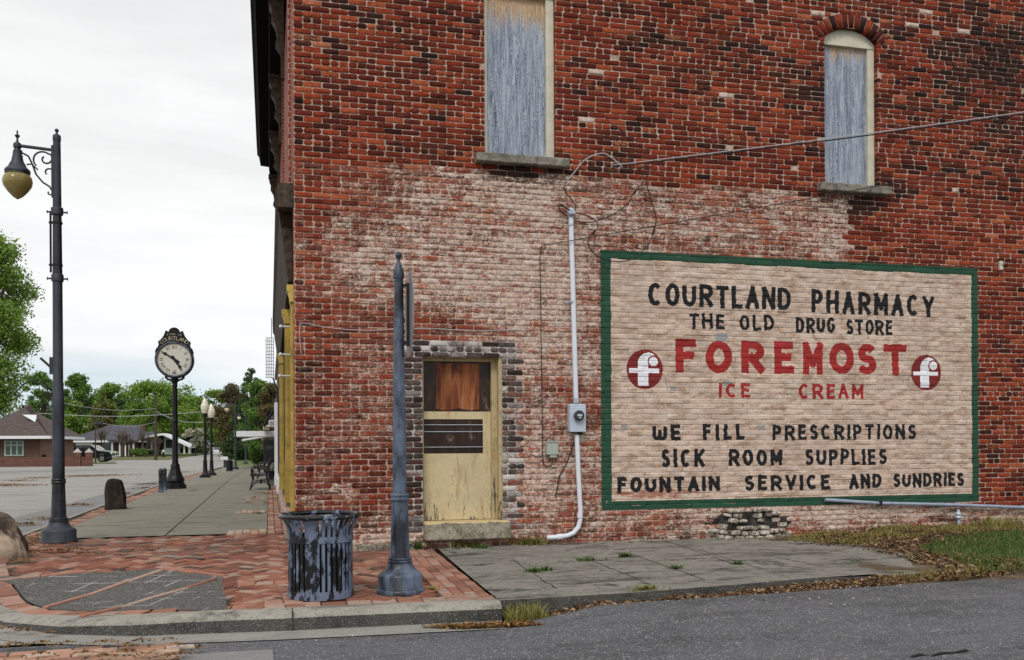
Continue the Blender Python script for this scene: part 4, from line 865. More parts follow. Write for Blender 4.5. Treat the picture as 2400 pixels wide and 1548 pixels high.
# ================================================================== STREET FURNITURE
# ---- litter bin
p, t, s_ = gnd(752, 1397)
can = thing('litter_bin', 'worn black slatted metal litter bin with a flared rim on the brick corner', 'litter bin', p)
Rb = .283; HT = .715
mb = MB(); 
pts = [(.345 * math.cos(a), .345 * math.sin(a), HT) for a in np.linspace(0, 2 * PI, 49)]; mb.tube(pts, .0225, 10, cap=False); mb.build('rim', MT['rim_paint'], can)
mb = MB(); a = 0; ws = []
while a < 2 * PI - .05:
    w = random.choice([.026, .027, .030, .026]); ws.append((a, w)); a += .172
ws = [(a_, .066 if i % 9 == 7 else w) for i, (a_, w) in enumerate(ws)]
prof = [(Rb - .002, .03), (Rb - .002, .25), (Rb - .002, .50), (Rb, .57), (Rb + .010, .62), (Rb + .028, .66), (Rb + .050, .69), (Rb + .062, .712)]
for a_, w in ws:
    a_ += .1; vs = []
    for (r_, z) in prof:
        for dr in (0, -.006):
            for sg in (-1, 1):
                q = a_ + sg * w / 2 / Rb; vs.append(((r_ + dr) * math.cos(q), (r_ + dr) * math.sin(q), z))
    n = len(prof); fs = []
    for i in range(n - 1):
        b = 4 * i; fs += [(b, b + 1, b + 5, b + 4), (b + 2, b + 6, b + 7, b + 3), (b, b + 4, b + 6, b + 2), (b + 1, b + 3, b + 7, b + 5)]
    mb.add(vs, fs)
mb.build('slats', MT['can_paint'], can, ang=30)
for z0, z1, nm in ((.0, .072, 'base_ring'), (.488, .545, 'band')):
    mb = MB(); mb.lathe([(Rb + .004, z0), (Rb + .004, z1), (Rb - .003, z1), (Rb - .003, z0), (Rb + .004, z0)], 48, cap=False); mb.build(nm, MT['can_paint'], can)
mb = MB(); mb.lathe([(.20, .03), (.24, .035), (.255, .47), (.250, .475), (.232, .05), (.001, .05)], 32, cap=False); mb.build('liner', MT['black_rubber'], can)

# ---- sign post with stop sign seen from the back edge
p, t, s_ = gnd(938, 1388)
post = thing('sign_post', 'weathered blue black cast post with a ball finial carrying an octagonal sign edge on', 'sign post', p)
def cast_base(mb, k=1., top=.86, rp=.062):
    mb.lathe([(.218 * k, 0), (.218 * k, .022), (.212 * k, .035), (.205 * k, .04), (.205 * k, .05), (.202 * k, .055), (.202 * k, .15), (.196 * k, .165), (.17 * k, .185), (.135 * k, .21), (.117 * k, .245), (.111 * k, .265)], 40)
    mb.lathe([(.098 * k, .262), (.110 * k, .27), (.112 * k, .285), (.104 * k, .293), (.104 * k, .298), (.110 * k, .305), (.106 * k, .318), (.086 * k, .322)], 40)
    mb.lathe([(.088 * k, .31), (.086 * k, .35), (.0745 * k, top - .05), (.0735 * k, top - .03)], 64, flutes=8, depth=.045, fz=(.34, top - .045))
    mb.lathe([(.072 * k, top - .035), (.083 * k, top - .03), (.086 * k, top - .018), (.083 * k, top - .006), (.079 * k, top), (.084 * k, top + .008), (.085 * k, top + .02), (.079 * k, top + .03), (rp, top + .035)], 40)
mb = MB(); cast_base(mb); mb.build('base', MT['post_paint'], post)
mb = MB(); mb.lathe([(.063, .87), (.062, 1.2), (.0535, 1.9), (.041, 2.86)], 32); mb.build('shaft', MT['post_paint'], post)
mb = MB(); mb.lathe([(.048, 2.84), (.050, 2.86), (.050, 2.91), (.046, 2.92), (.036, 2.94), (.022, 2.98), (.014, 3.0), (.018, 3.01), (.012, 3.02)], 24); mb.sphere((0, 0, 3.05), .033, 16, 10); mb.build('finial', MT['post_paint'], post)
mb = MB(); oc = [(.385 / math.cos(PI / 8) * math.cos(PI / 8 + k * PI / 4), 2.52 + .385 / math.cos(PI / 8) * math.sin(PI / 8 + k * PI / 4)) for k in range(8)]
mb.prism(oc, .094, .097, 'x'); sg = mb.build('sign_plate', MT['grey_sign'], post, ang=None)
mb = MB(); mb.prism([(y * .99, 2.52 + (z - 2.52) * .99) for y, z in oc], .0975, .0985, 'x'); mb.build('sign_face', MT['red_sign'], sg, ang=None)
mb = MB(); mb.box(.070, .093, -.02, .02, 2.23, 2.80)
for z in (2.78, 2.26): mb.box(.03, .094, -.015, .015, z - .012, z + .012)
mb.build('sign_bracket', MT['black_iron'], post)
post.rotation_euler[2] = math.radians(-2.5)

# ---- tall street lamp with hanging lantern
def lantern(par, c, glass, paint, det=True):
    cx, cy, cz = c
    mb = MB(); mb.lathe([(.03, .10), (.034, .09), (.042, .06), (.05, .055), (.052, .03), (.06, -.02), (.075, -.09), (.10, -.13), (.104, -.15), (.125, -.175), (.15, -.20), (.155, -.225), (.148, -.235), (.15, -.255), (.13, -.26)], 32, c); h = mb.build('lantern', MT[paint], par)
    mb = MB(); mb.lathe([(.140, -.256), (.172, -.30), (.182, -.35), (.168, -.41), (.12, -.48), (.06, -.545), (.03, -.565), (.001, -.568)], 32, c); mb.build('globe', MT[glass], h)
    if det:
        mb = MB(); mb.lathe([(.022, -.558), (.02, -.572), (.001, -.58)], 12, c); mb.build('globe_tip', MT['black_iron'], h)
        mb = MB(); mb.lathe([(.028, .15), (.02, .165), (.012, .19), (.012, .215), (.03, .24), (.034, .25), (.014, .258), (.009, .275), (.012, .29), (.004, .32)], 16, c); mb.build('finial', MT[paint], h)
def spiral(c, r0, r1, a0, a1, n=18): return [(c[0] + (r0 + (r1 - r0) * i / n) * math.cos(a0 + (a1 - a0) * i / n), 0, c[1] + (r0 + (r1 - r0) * i / n) * math.sin(a0 + (a1 - a0) * i / n)) for i in range(n + 1)]
p, t, sc = gnd(138, 1271)
HL = (1271 - 310) / sc
lamp = thing('street_lamp', 'tall near street lamp with an amber teardrop lantern on a scrolled arm', 'street lamp', p, 0, 'lantern lamps along the walk')
zz = lambda py: (1271 - py) / sc
k = 82 / 2 / sc / .218
mb = MB(); cast_base(mb, k, zz(1128), .07); mb.build('base', MT['lamp_paint'], lamp)
mb = MB(); mb.lathe([(.076, zz(1130)), (.074, zz(950)), (.073, zz(931)), (.0675, zz(929)), (.0665, zz(900)), (.062, zz(898)), (.060, zz(660)), (.047, zz(345)), (.045, zz(328))], 32); mb.build('shaft', MT['lamp_paint'], lamp)
mb = MB(); zt_ = zz(328); mb.lathe([(.048, zt_ - .02), (.051, zt_), (.051, zt_ + .045), (.042, zt_ + .06), (.02, zt_ + .075), (.013, zt_ + .09), (.01, zt_ + .1)], 24); mb.sphere((0, 0, zt_ + .12), .026, 16, 10); mb.build('finial', MT['lamp_paint'], lamp)
za = zz(353); AX = -.47
arm = MB(); arm.tube([(-.03, 0, za), (AX, 0, za + .03)], .021, 10); arm.lathe([(.03, -.03), (.048, -.02), (.05, .02), (.04, .04), (.03, .045)], 20, (AX, 0, za + .02)); arm.box(-.066, -.035, -.02, .02, za - .62, za + .06)
ar = arm.build('arm', MT['lamp_paint'], lamp)
sm = MB()
for pts, r_ in (([(-.05, 0, za - .55), (-.09, 0, za - .48), (-.17, 0, za - .43), (-.25, 0, za - .33), (-.29, 0, za - .21), (-.34, 0, za - .10), (-.42, 0, za - .06)] + spiral((-.42, za - .035 - .05), .05, .02, PI / 2, PI * 1.7, 8), .013),
                (spiral((-.17, za - .14), .11, .11, PI * 1.25, PI * .3, 10) + spiral((-.135, za - .12), .085, .03, PI * .25, -PI * 1.3, 14), .012),
                (spiral((-.10, za - .30), .07, .03, -PI * .1, PI * 1.25, 14), .011), ([(-.05, 0, za - .56)] + spiral((-.09, za - .56), .035, .012, 0, -PI * 1.3, 8), .010), ([(-.23, 0, za - .27), (-.30, 0, za - .2), (-.36, 0, za - .21)], .011)):
    sm.tube(pts, r_, 6)
sm.build('scroll', MT['lamp_paint'], ar)
lantern(ar, (AX, 0, za - .09), 'amber_glass', 'lamp_paint')
for py in (496, 652):
    mb = MB(); z = zz(py); mb.lathe([(.064, -.05), (.074, -.045), (.076, .035), (.07, .045), (.064, .05)], 24, (0, 0, z))
    for sx in (-1, 1): mb.tube([(sx * .06, 0, z - .01), (sx * .12, 0, z - .01)], .012, 8); mb.tube([(sx * .118, 0, z - .01), (sx * .125, 0, z - .01)], .022, 8)
    mb.build('banner_clamp', MT['lamp_paint'], lamp)
mb = MB(); mb.tube([(-.078, -.01, zz(500)), (-.078, -.01, zz(640))], .014, 8)
for py in (523, 622): mb.lathe([(.058, -.012), (.066, -.012), (.066, .012), (.058, .012)], 20, (0, 0, zz(py))); mb.box(-.10, -.05, -.02, .02, zz(py) - .012, zz(py) + .012)
mb.build('conduit', MT['black_iron'], lamp)
mb = MB(); mb.box(-.10, -.055, -.02, .02, zz(878), zz(838)); mb.tube([(-.085, 0, zz(862)), (-.21, 0, zz(840))], .016, 8); mb.build('flag_holder', MT['lamp_paint'], lamp)
mb = MB(); hk = [(-.06, 0, zz(931)), (-.09, 0, zz(915)), (-.16, 0, zz(897)), (-.26, 0, zz(891)), (-.36, 0, zz(895)), (-.44, 0, zz(906)), (-.50, 0, zz(920))] + [(x, y, z) for x, y, z in spiral((-.47, zz(926)), .035, .015, PI * .95, PI * 2.5, 9)]
mb.tube(hk, .009, 6); mb.tube([(-.06, 0, zz(950)), (-.13, 0, zz(915)), (-.22, 0, zz(900)), (-.32, 0, zz(896))], .007, 6); mb.build('basket_hook', MT['black_iron'], lamp)
# two far lamps of the same kind
def far_lamp(px, py, ptop, label, glass='far_glass'):
    p, t, sc_ = gnd(px, py); k = ((py - ptop) / sc_) / HL
    r = thing('street_lamp', label, 'street lamp', p, 0, 'lantern lamps along the walk', k)
    mb = MB(); mb.lathe([(.24, 0), (.24, .15), (.13, .26), (.10, .30), (.08, .8)], 16); mb.build('base', MT['far_iron'], r)
    mb = MB(); mb.lathe([(.078, .8), (.07, 2.6), (.048, 5.1), (.05, 5.2), (.02, 5.28)], 16); mb.sphere((0, 0, 5.34), .035, 8, 6); mb.build('shaft', MT['far_iron'], r)
    mb = MB(); mb.tube([(0, 0, za), (-.62, 0, za + .03)], .028, 8); mb.tube([(-.05, 0, za - .5), (-.2, 0, za - .36), (-.33, 0, za - .1), (-.45, 0, za)], .016, 6); a_ = mb.build('arm', MT['far_iron'], r)
    lantern(a_, (-.62, 0, za - .09), glass, 'far_iron', False)
    for py_ in (496, 652): mb = MB(); mb.lathe([(.08, -.05), (.1, 0), (.08, .05)], 12, (0, 0, zz(py_))); mb.build('banner_clamp', MT['far_iron'], r)
far_lamp(552, 1101, 940, 'distant grey lantern lamp standing just past the dark bin by the canopy')
far_lamp(576, 1088, 964, 'farthest lantern lamp, standing at the grass strip beyond the canopy', 'acorn_glass')

# ---- post clock
p, t, sc = gnd(411, 1146)
clk = thing('street_clock', 'tall black post clock with a cream roman numeral dial on the pavement', 'clock', p)
q = lambda py: (1146 - py) / sc
mb = MB(); b = 25 / sc
oc = lambda r_: [(r_ * math.cos(PI / 8 + k_ * PI / 4), r_ * math.sin(PI / 8 + k_ * PI / 4)) for k_ in range(8)]
mb.prism(oc(b * 1.05), -.02, q(1136), 'z'); mb.prism(oc(b * .9), q(1136), q(1131), 'z')
mb.lathe([(.22, q(1131)), (.255, q(1128)), (.25, q(1122)), (.20, q(1116)), (.195, q(1113)), (.155, q(1105)), (.125, q(1095)), (.13, q(1092)), (.11, q(1088))], 48, flutes=12, depth=.06, fz=(q(1116), q(1096)))
mb.build('base', MT['clock_iron'], clk)
mb = MB(); mb.lathe([(.095, q(1090)), (.085, q(1080)), (.072, q(925)), (.066, q(905))], 48, flutes=8, depth=.12, fz=(q(1085), q(920))); mb.lathe([(.07, q(992)), (.085, q(990)), (.085, q(985)), (.07, q(983))], 20)
mb.lathe([(.066, q(908)), (.085, q(905)), (.07, q(901)), (.08, q(897)), (.12, q(893)), (.10, q(889)), (.10, q(882)), (.14, q(880))], 24); mb.build('shaft', MT['clock_iron'], clk)
zc = q(844); Ro = 43.5 / sc; Rd = 37.5 / sc; TK = .17
def yl(prof, n=48):        # lathe about the y axis
    b_ = MB().lathe(prof, n, cap=False); return [(x, y_, z) for x, z, y_ in [(v[0], v[1], v[2]) for v in b_.v]], b_.f
hd = MB(); vs, fs = yl([(.001, -TK), (Rd, -TK), (Rd + .01, -TK - .035), (Ro - .02, -TK - .03), (Ro, -TK + .02), (Ro, TK - .02), (Ro - .02, TK + .03), (Rd + .01, TK + .035), (Rd, TK), (.001, TK)]); hd.add([(x, y_, z + zc) for x, y_, z in vs], fs)
for sx in (-1, 1): hd.tube([(sx * x, 0, zc + z) for x, z in ((.10, -Ro - .05), (.2, -Ro - .02), (.26, -Ro + .06))], .03, 8); hd.sphere((sx * .24, 0, zc - Ro + .02), .035, 10, 6)
hd.lathe([(.09, q(884)), (.13, q(882)), (.17, q(879)), (.19, q(875))], 20)
head = hd.build('case', MT['clock_iron'], clk)
rg = MB(); vs, fs = yl([(Rd + .002, -TK - .036), (Rd + .02, -TK - .05), (Rd + .045, -TK - .045), (Rd + .05, -TK - .03)]); rg.add([(x, y_, z + zc) for x, y_, z in vs], fs); rg.build('bezel', MT['post_paint'], head)
dl = MB(); n = 48; dl.add([(Rd * math.cos(2 * PI * k_ / n), -TK - .004, zc + Rd * math.sin(2 * PI * k_ / n)) for k_ in range(n)], [tuple(range(n))]); dial = dl.build('dial', MT['clock_dial'], head, ang=None)
# crown
def arcp(cx, cz, r_, a0, a1, n=8): return [(cx + r_ * math.cos(math.radians(a)), cz + r_ * math.sin(math.radians(a))) for a in np.linspace(a0, a1, n)]
half = [(0, q(769)), (.075, q(770.5)), (.13, q(774)), (.155, q(779)), (.17, q(780)), (.20, q(777)), (.235, q(777)), (.255, q(781)), (.29, q(789)), (.36, q(797)), (.415, q(801)), (.445, q(803)), (.425, q(809)), (.445, q(815)), (.50, q(820)), (.525, q(827)), (.515, q(831)), (.49, q(832)), (.46, q(830))]
inn = [(Ro * .995 * math.sin(a), zc + Ro * .995 * math.cos(a)) for a in np.linspace(1.05, 0, 12)]
poly = half + inn; cw = MB(); cw.prism(poly, -.15, .15, 'y'); cw.prism([(-x, z) for x, z in poly[1:-1][::-1]] and [(-x, z) for x, z in poly], -.15, .15, 'y'); crown = cw.build('crown', MT['clock_iron'], head)
def glyphs(mb, txt, c, rad, h, wd, th, a_c, step, y):
    n = len(txt); a = a_c + step * (n - 1) / 2
    for ch in txt:
        if ch != ' ':
            ca_, sa_ = math.cos(a), math.sin(a)
            for si, s in enumerate(FONT[ch]):
                for (u0, v0), (u1, v1) in zip(s, s[1:]):
                    w_ = wd * WID.get(ch, 1); P = []
                    for u_, v_ in ((u0, v0), (u1, v1)):
                        lx = (u_ - .5) * w_; lz = v_ * h; P.append((c[0] + (rad + lz) * ca_ + lx * sa_, c[1] + (rad + lz) * sa_ - lx * ca_))
                    d = Vector((P[1][0] - P[0][0], P[1][1] - P[0][1])); 
                    if d.length < 1e-5: continue
                    nn = Vector((-d.y, d.x)).normalized() * th / 2; e = d.normalized() * th * .3
                    mb.add([(P[0][0] + nn.x - e.x, y - si * .0006, P[0][1] + nn.y - e.y), (P[0][0] - nn.x - e.x, y - si * .0006, P[0][1] - nn.y - e.y), (P[1][0] - nn.x + e.x, y - si * .0006, P[1][1] - nn.y + e.y), (P[1][0] + nn.x + e.x, y - si * .0006, P[1][1] + nn.y + e.y)], [(0, 1, 2, 3)])
        a -= step
mb = MB(); glyphs(mb, 'COURTLAND', (0, zc), Ro + .025, .095, .082, .013, PI / 2, .150, -.154); mb.build('lettering', MT['gold'], crown, ang=None)
mb = MB(); glyphs(mb, 'TOWN OF', (0, zc), Ro + .165, .05, .042, .007, PI / 2 + .0, .085, -.154); mb.build('lettering', MT['gold'], crown, ang=None)
yd = -TK - .008
RN = ['XII', 'I', 'II', 'III', 'IIII', 'V', 'VI', 'VII', 'VIII', 'IX', 'X', 'XI']
for i, nme in enumerate(RN):
    mb = MB(); a = PI / 2 - i * PI / 6; off = {'I': 0.034, 'V': .075, 'X': .075}; tw = sum(off[c_] for c_ in nme); u = -tw / 2
    for c_ in nme:
        w_ = off[c_]; r0 = Rd * .66; h = Rd * .20; cxm = u + w_ / 2; ca_, sa_ = math.cos(a), math.sin(a)
        segs = {'I': [((0, 0), (0, 1))], 'V': [((-.4, 1), (0, 0)), ((0, 0), (.4, 1))], 'X': [((-.4, 1), (.4, 0)), ((.4, 1), (-.4, 0))]}[c_]
        for si, ((u0, v0), (u1, v1)) in enumerate(segs):
            P = [((r0 + v_ * h) * ca_ + (cxm + u_ * w_) * sa_, zc + (r0 + v_ * h) * sa_ - (cxm + u_ * w_) * ca_) for u_, v_ in ((u0, v0), (u1, v1))]
            d = Vector((P[1][0] - P[0][0], P[1][1] - P[0][1])); nn = Vector((-d.y, d.x)).normalized() * .0055
            mb.add([(P[0][0] + nn.x, yd - si * .0005, P[0][1] + nn.y), (P[0][0] - nn.x, yd - si * .0005, P[0][1] - nn.y), (P[1][0] - nn.x, yd - si * .0005, P[1][1] - nn.y), (P[1][0] + nn.x, yd - si * .0005, P[1][1] + nn.y)], [(0, 1, 2, 3)])
        u += w_
    mb.build('numeral', MT['ink'], dial, ang=None)
mb = MB()
for i in range(60):
    a = i * PI / 30; r_ = Rd * .945; cx, cz_ = r_ * math.cos(a), zc + r_ * math.sin(a); mb.add([(cx + .011 * math.cos(b_ * PI / 2 + a), yd, cz_ + .011 * math.sin(b_ * PI / 2 + a)) for b_ in range(4)], [(0, 1, 2, 3)])
mb.build('minute_track', MT['ink'], dial, ang=None)
def hand(ang, ln, w, back, y):
    mb = MB(); d = Vector((math.cos(ang), math.sin(ang))); nn = Vector((-d.y, d.x)); pts = [(-back, w * .9), (-back * .6, w * 1.2), (0, w), (.35 * ln, w * .75), (.62 * ln, w * .6), (.66 * ln, w * 1.5), (.74 * ln, w * 1.3), (.8 * ln, w * .5), (ln, w * .12)]
    pl = [d * a_ + nn * b_ for a_, b_ in pts] + [d * a_ - nn * b_ for a_, b_ in reversed(pts)]; mb.prism([(v.x, zc + v.y) for v in pl], y, y - .008, 'y'); return mb
hand(PI / 2 - (50.5 / 60) * 2 * PI, Rd * .90, .030, .16, -TK - .014).build('minute_hand', MT['ink'], dial, ang=None)
hand(PI / 2 - ((4 + 50.5 / 60) / 12) * 2 * PI, Rd * .78, .034, .12, -TK - .026).build('hour_hand', MT['ink'], dial, ang=None)
clk.rotation_euler[2] = math.radians(2)

# ---- bollards, stone stump and boulder
def bollard(p, r_, h, label):
    r = thing('bollard', label, 'bollard', p, 0, 'pair of bollards beside the clock')
    mb = MB(); mb.lathe([(r_ * 1.15, 0), (r_ * 1.15, .05), (r_, .06), (r_ * .97, h * .74), (r_ * 1.08, h * .76), (r_ * 1.08, h * .80), (r_ * .94, h * .82)], 24); mb.build('shaft', MT['post_paint'], r)
    mb = MB(); mb.lathe([(r_ * .94, h * .815), (r_ * 1.04, h * .84), (r_ * 1.0, h * .87), (r_ * .98, h * .885), (r_ * .9, h * .93), (r_ * .6, h * .98), (r_ * .001, h)], 24, cap=False); mb.build('cap', MT['post_paint'], r)
p, t, sc = gnd(377, 1155); bollard(p, 10.2 / 2 / sc, (1155 - 1098) / sc, 'dark ridged bollard left of and nearer than its twin beside the clock base')
p, t, sc = gnd(386, 1150); bollard(p, 9.4 / 2 / sc, (1150 - 1097) / sc, 'dark ridged bollard half hidden between its twin and the clock base')
def rock(name, pts, label, cat, mat, p, seed, nz_=.03, lv=3):
    bm = bmesh.new()
    for v in pts: bm.verts.new(v)
    bmesh.ops.convex_hull(bm, input=bm.verts[:]); bmesh.ops.triangulate(bm, faces=bm.faces[:])
    for _ in range(lv): bmesh.ops.subdivide_edges(bm, edges=bm.edges[:], cuts=1, smooth=.35, use_grid_fill=True)
    from mathutils import noise
    for v in bm.verts:
        q_ = v.co * 5 + Vector((seed, 0, 0)); v.co += v.co.normalized() * 0 + Vector((noise.noise(q_), noise.noise(q_ + Vector((9, 0, 0))), noise.noise(q_ + Vector((0, 9, 0))) * .6)) * nz_
    me = bpy.data.meshes.new(name); bm.to_mesh(me); bm.free(); me.materials.append(MT[mat]); me.polygons.foreach_set('use_smooth', [True] * len(me.polygons)); me.set_sharp_from_angle(angle=math.radians(50))
    o = bpy.data.objects.new(name, me); COL.objects.link(o); o.location = p; return tag(o, label, cat)
p, t, sc = gnd(270, 1194); w = 19 / sc; h = 68 / sc
rock('stone_post', [(-w * .95, -.13, -.05), (w * 1.12, -.13, -.05), (w * 1.15, -.13, .1), (-w * .95, -.13, .1), (-w * .95, .15, -.05), (w * 1.1, .15, -.05), (-w * .9, -.12, h * .9), (w * .72, -.12, h * .92), (-w * .7, -.11, h), (w * .5, -.11, h * 1.0), (-w * .9, .12, h * .9), (w * .7, .12, h * .92), (-w * .6, .1, h), (w * .45, .1, h), (w * .95, -.13, h * .35), (w * .95, .13, h * .35)], 'stubby dark brown stone post with a rounded top at the kerb', 'stone post', 'stump_wood', p, 3, .018)
p, t, sc = gnd(2, 1304)
rock('boulder', [(-.35, -.2, -.05), (.27, -.2, -.05), (.25, .2, -.05), (-.35, .25, -.05), (.24, -.15, .1), (.21, -.12, .22), (.1, -.15, .36), (.08, .15, .40), (-.05, -.12, .50), (-.2, -.15, .56), (-.35, 0, .55), (-.3, .2, .5), (.2, .15, .2)], 'pale and brown rough boulder cut by the left edge beside the lamp', 'boulder', 'boulder', p, 8, .05)

# ---- acorn lamps
def acorn(px, py, ptop, label):
    p, t, sc = gnd(px, py); H = (py - ptop) / sc; k_ = H / 3.8
    r = thing('acorn_lamp', label, 'street lamp', p, 0, 'acorn globe lamps', k_)
    mb = MB(); mb.prism([(x * 1.15, y_ * 1.15) for x, y_ in ((-.2, -.2), (.2, -.2), (.2, .2), (-.2, .2))], 0, .09, 'z'); mb.lathe([(.2, .09), (.2, .13), (.14, .17), (.12, .22), (.105, .25), (.085, .7), (.095, .72), (.095, .75), (.07, .78)], 20); mb.build('base', MT['black_iron'], r)
    mb = MB(); mb.lathe([(.072, .76), (.058, 2.55), (.06, 2.6), (.075, 2.62), (.06, 2.66), (.07, 2.72), (.11, 2.82), (.13, 2.86), (.12, 2.88)], 20)
    for z in (2.42, 1.75): mb.tube([(-.08, 0, z), (.08, 0, z)], .02, 6)
    mb.build('shaft', MT['black_iron'], r)
    mb = MB(); mb.lathe([(.115, 2.87), (.155, 2.98), (.182, 3.12), (.175, 3.25), (.13, 3.33), (.135, 3.36), (.10, 3.42), (.06, 3.52), (.035, 3.57)], 24); gl = mb.build('globe', MT['acorn_glass'], r)
    mb = MB(); mb.lathe([(.037, 3.565), (.04, 3.59), (.02, 3.63), (.03, 3.67), (.035, 3.70), (.012, 3.74), (.004, 3.8)], 12); mb.build('finial', MT['black_iron'], gl)
acorn(481, 1120, 921, 'black post lamp with a cream acorn globe, the nearer and taller of the two')
acorn(496, 1115, 936, 'black post lamp with a cream acorn globe, partly behind its nearer twin')

# ---- bench, pots and things along the shop fronts
def bench(p, rz, label, k_=1, mat='black_iron'):
    r = thing('park_bench', label, 'bench', p, rz, 'iron benches against the shop fronts', k_); Lb = 1.25
    # local: x = depth (seat towards -x), y = length
    for y in (0, Lb):
        mb = MB(); mb.tube([(-.30, y, 0), (-.28, y, .12), (-.23, y, .28), (-.245, y, .40), (-.25, y, .43)], [.022, .02, .02, .024, .024], 8); mb.tube([(.24, y, 0), (.20, y, .14), (.15, y, .30), (.12, y, .44), (.16, y, .62), (.22, y, .82)], [.026, .022, .022, .024, .022, .018], 8)
        mb.tube([(-.30, y, .42), (-.1, y, .40), (.12, y, .43)], .022, 8); mb.tube([(-.24, y, .10)] + [(-.02 + .22 * math.cos(a_), y, .09 + .14 * math.sin(a_)) for a_ in np.linspace(PI * .95, PI * .05, 10)] + [(.2, y, .1)], .013, 6)
        mb.tube([(-.20, y, .24), (-.03, y, .21), (.14, y, .26)], .012, 6); mb.sphere((-.02, y, .225), .04, 8, 6)
        mb.tube([(-.26, y, .43)] + [(-.20 + .07 * math.cos(a_), y, .55 + .09 * math.sin(a_)) for a_ in np.linspace(PI * 1.2, PI * .45, 8)] + [(-.05, y, .66), (.08, y, .64), (.17, y, .63)], .018, 8)
        mb.tube([(-.13, y, .52)] + [(-.13 + .09 * math.cos(a_), y, .52 + .09 * math.sin(a_)) for a_ in np.linspace(0, 2 * PI, 12)], .010, 6)
        mb.build('end_frame', MT[mat], r)
    mb = MB()
    for i in range(5): x = -.27 + i * .085; mb.cbox((x, Lb / 2, .445 - .004 * i), (.065, Lb - .02, .022), .004)
    mb.build('seat', MT['rust_brown'] if False else MT[mat], r)
    mb = MB()
    for i in range(4): x = .155 + i * .018; mb.cbox((x, Lb / 2, .56 + i * .075), (.02, Lb - .02, .055), .004)
    mb.build('backrest', MT[mat], r)
    return r
p, t, sc = gnd(613, 1150)
bench(p, 0, 'nearest black cast iron bench with curled arms beside the yellow pilaster', (1152 - 1081) / sc / .83)
p, t, sc = gnd(622, 1125); bench(p, 0, 'farther iron bench half hidden behind the nearest one', .95)
p, t, sc = gnd(637, 1122)
pot = thing('flower_pot', 'grey tub of pale flowers beside the bench', 'flower pot', p); mb = MB(); mb.lathe([(.12, 0), (.17, .28), (.19, .30), (.17, .3)], 16); mb.build('tub', MT['far_iron'], pot)
def leafcloud(name, n, cents, rad, size, mat, parent=None, flat=.0, seed=1, loc=(0, 0, 0)):
    g_ = np.random.default_rng(seed); cents = np.asarray(cents, float); rad = np.asarray(rad, float); vol = rad.prod(1) if rad.ndim > 1 else rad ** 3
    if rad.ndim == 1: rad = np.repeat(rad[:, None], 3, 1)
    idx = g_.choice(len(cents), n, p=vol ** .75 / (vol ** .75).sum()); d = g_.normal(size=(n, 3)); d /= np.linalg.norm(d, axis=1)[:, None]
    rr = g_.random(n) ** .55 * (1 + .30 * np.abs(g_.normal(size=n))); c = cents[idx] + d * rr[:, None] * rad[idx]
    nr = d + g_.normal(size=(n, 3)) * .9 + np.array([0, 0, .35]); nr /= np.linalg.norm(nr, axis=1)[:, None]
    up = np.cross(nr, g_.normal(size=(n, 3))); up /= np.linalg.norm(up, axis=1)[:, None]; sd_ = np.cross(nr, up); sz = size * (.55 + .9 * g_.random(n))
    a = (up * sz[:, None]); b = sd_ * (sz * (.45 + .25 * g_.random(n)))[:, None]
    V3 = np.stack([c - a, c + b, c + a, c - b], 1).reshape(-1, 3); Fq = np.arange(4 * n).reshape(-1, 4)
    o = npmesh(name, V3, Fq, MT[mat], parent); o.location = loc; return o
leafcloud('flowers', 160, [(0, 0, .40)], [(.2, .2, .16)], .035, 'flower_pale', pot)
# dark menu sign, white block and bin at the far end of the walk
p, t, sc = gnd(532, 1104); mb = MB(); hh = 24 / sc; ww = 9 / sc
bn = thing('street_bin', 'dark slatted street bin far down the walk before the canopy', 'litter bin', gnd(537, 1105)[0]); sc = gnd(537, 1105)[2]
mb = MB(); mb.lathe([(8.5 / sc, .02), (8.5 / sc, 22 / sc), (9.4 / sc, 23 / sc), (9.4 / sc, 24 / sc)], 20); mb.build('drum', MT['black_iron'], bn); mb = MB(); mb.lathe([(7.5 / sc, 24 / sc), (7.4 / sc, 25.5 / sc), (.02, 26 / sc)], 20); mb.build('lid', MT['black_rubber'], bn)
mbx = thing('mail_box', 'white box on a short post above a pale concrete block', 'box', gnd(526, 1107)[0]); sc = gnd(526, 1107)[2]
mb = MB(); mb.cbox((0, 0, 5 / sc), (9 / sc, .25, 11 / sc), .02); mb.build('block', MT['concrete_wall'], mbx); mb = MB(); mb.box(-.04, .04, -.04, .04, 10 / sc, 30 / sc); mb.build('post', MT['far_iron'], mbx)
mb = MB(); mb.prism([(-8 / sc, 29 / sc), (8 / sc, 29 / sc), (8.6 / sc, 34 / sc), (7 / sc, 36 / sc), (-8 / sc, 36 / sc)], -.25, .25, 'y'); mb.build('box', MT['white_box'], mbx)

# ---- electric service on the wall
def wp(px, py, y=-.06): x, z = onwall(px, py, y); return (x, y, z)
es = thing('electric_meter', 'grey electric meter box with round glass on the brick wall', 'electric meter', (3.443, -.013, 1.655))
mb = MB(); mb.cbox((0, -.055, 0), (.215, .11, .35), .012); mb.cbox((0, -.112, -.02), (.20, .012, .31), .005); mb.build('box', MT['box_grey'], es)
mb = MB(); vs, fs = yl([(.075, -.118), (.075, -.135), (.066, -.138), (.066, -.12)], 28); mb.add([(x, y_, z + .03) for x, y_, z in vs], fs); mb.build('ring', MT['galv'], es)
mb = MB(); vs, fs = yl([(.066, -.12), (.066, -.165), (.055, -.178), (.001, -.18)], 28); mb.add([(x, y_, z + .03) for x, y_, z in vs], fs); mb.build('dial', MT['dial_dark'], es)
mb = MB(); mb.box(-.03, .03, -.182, -.180, .02, .045); mb.box(-.012, .02, -.182, -.18, -.005, .01); mb.build('counter', MT['box_grey'], es)
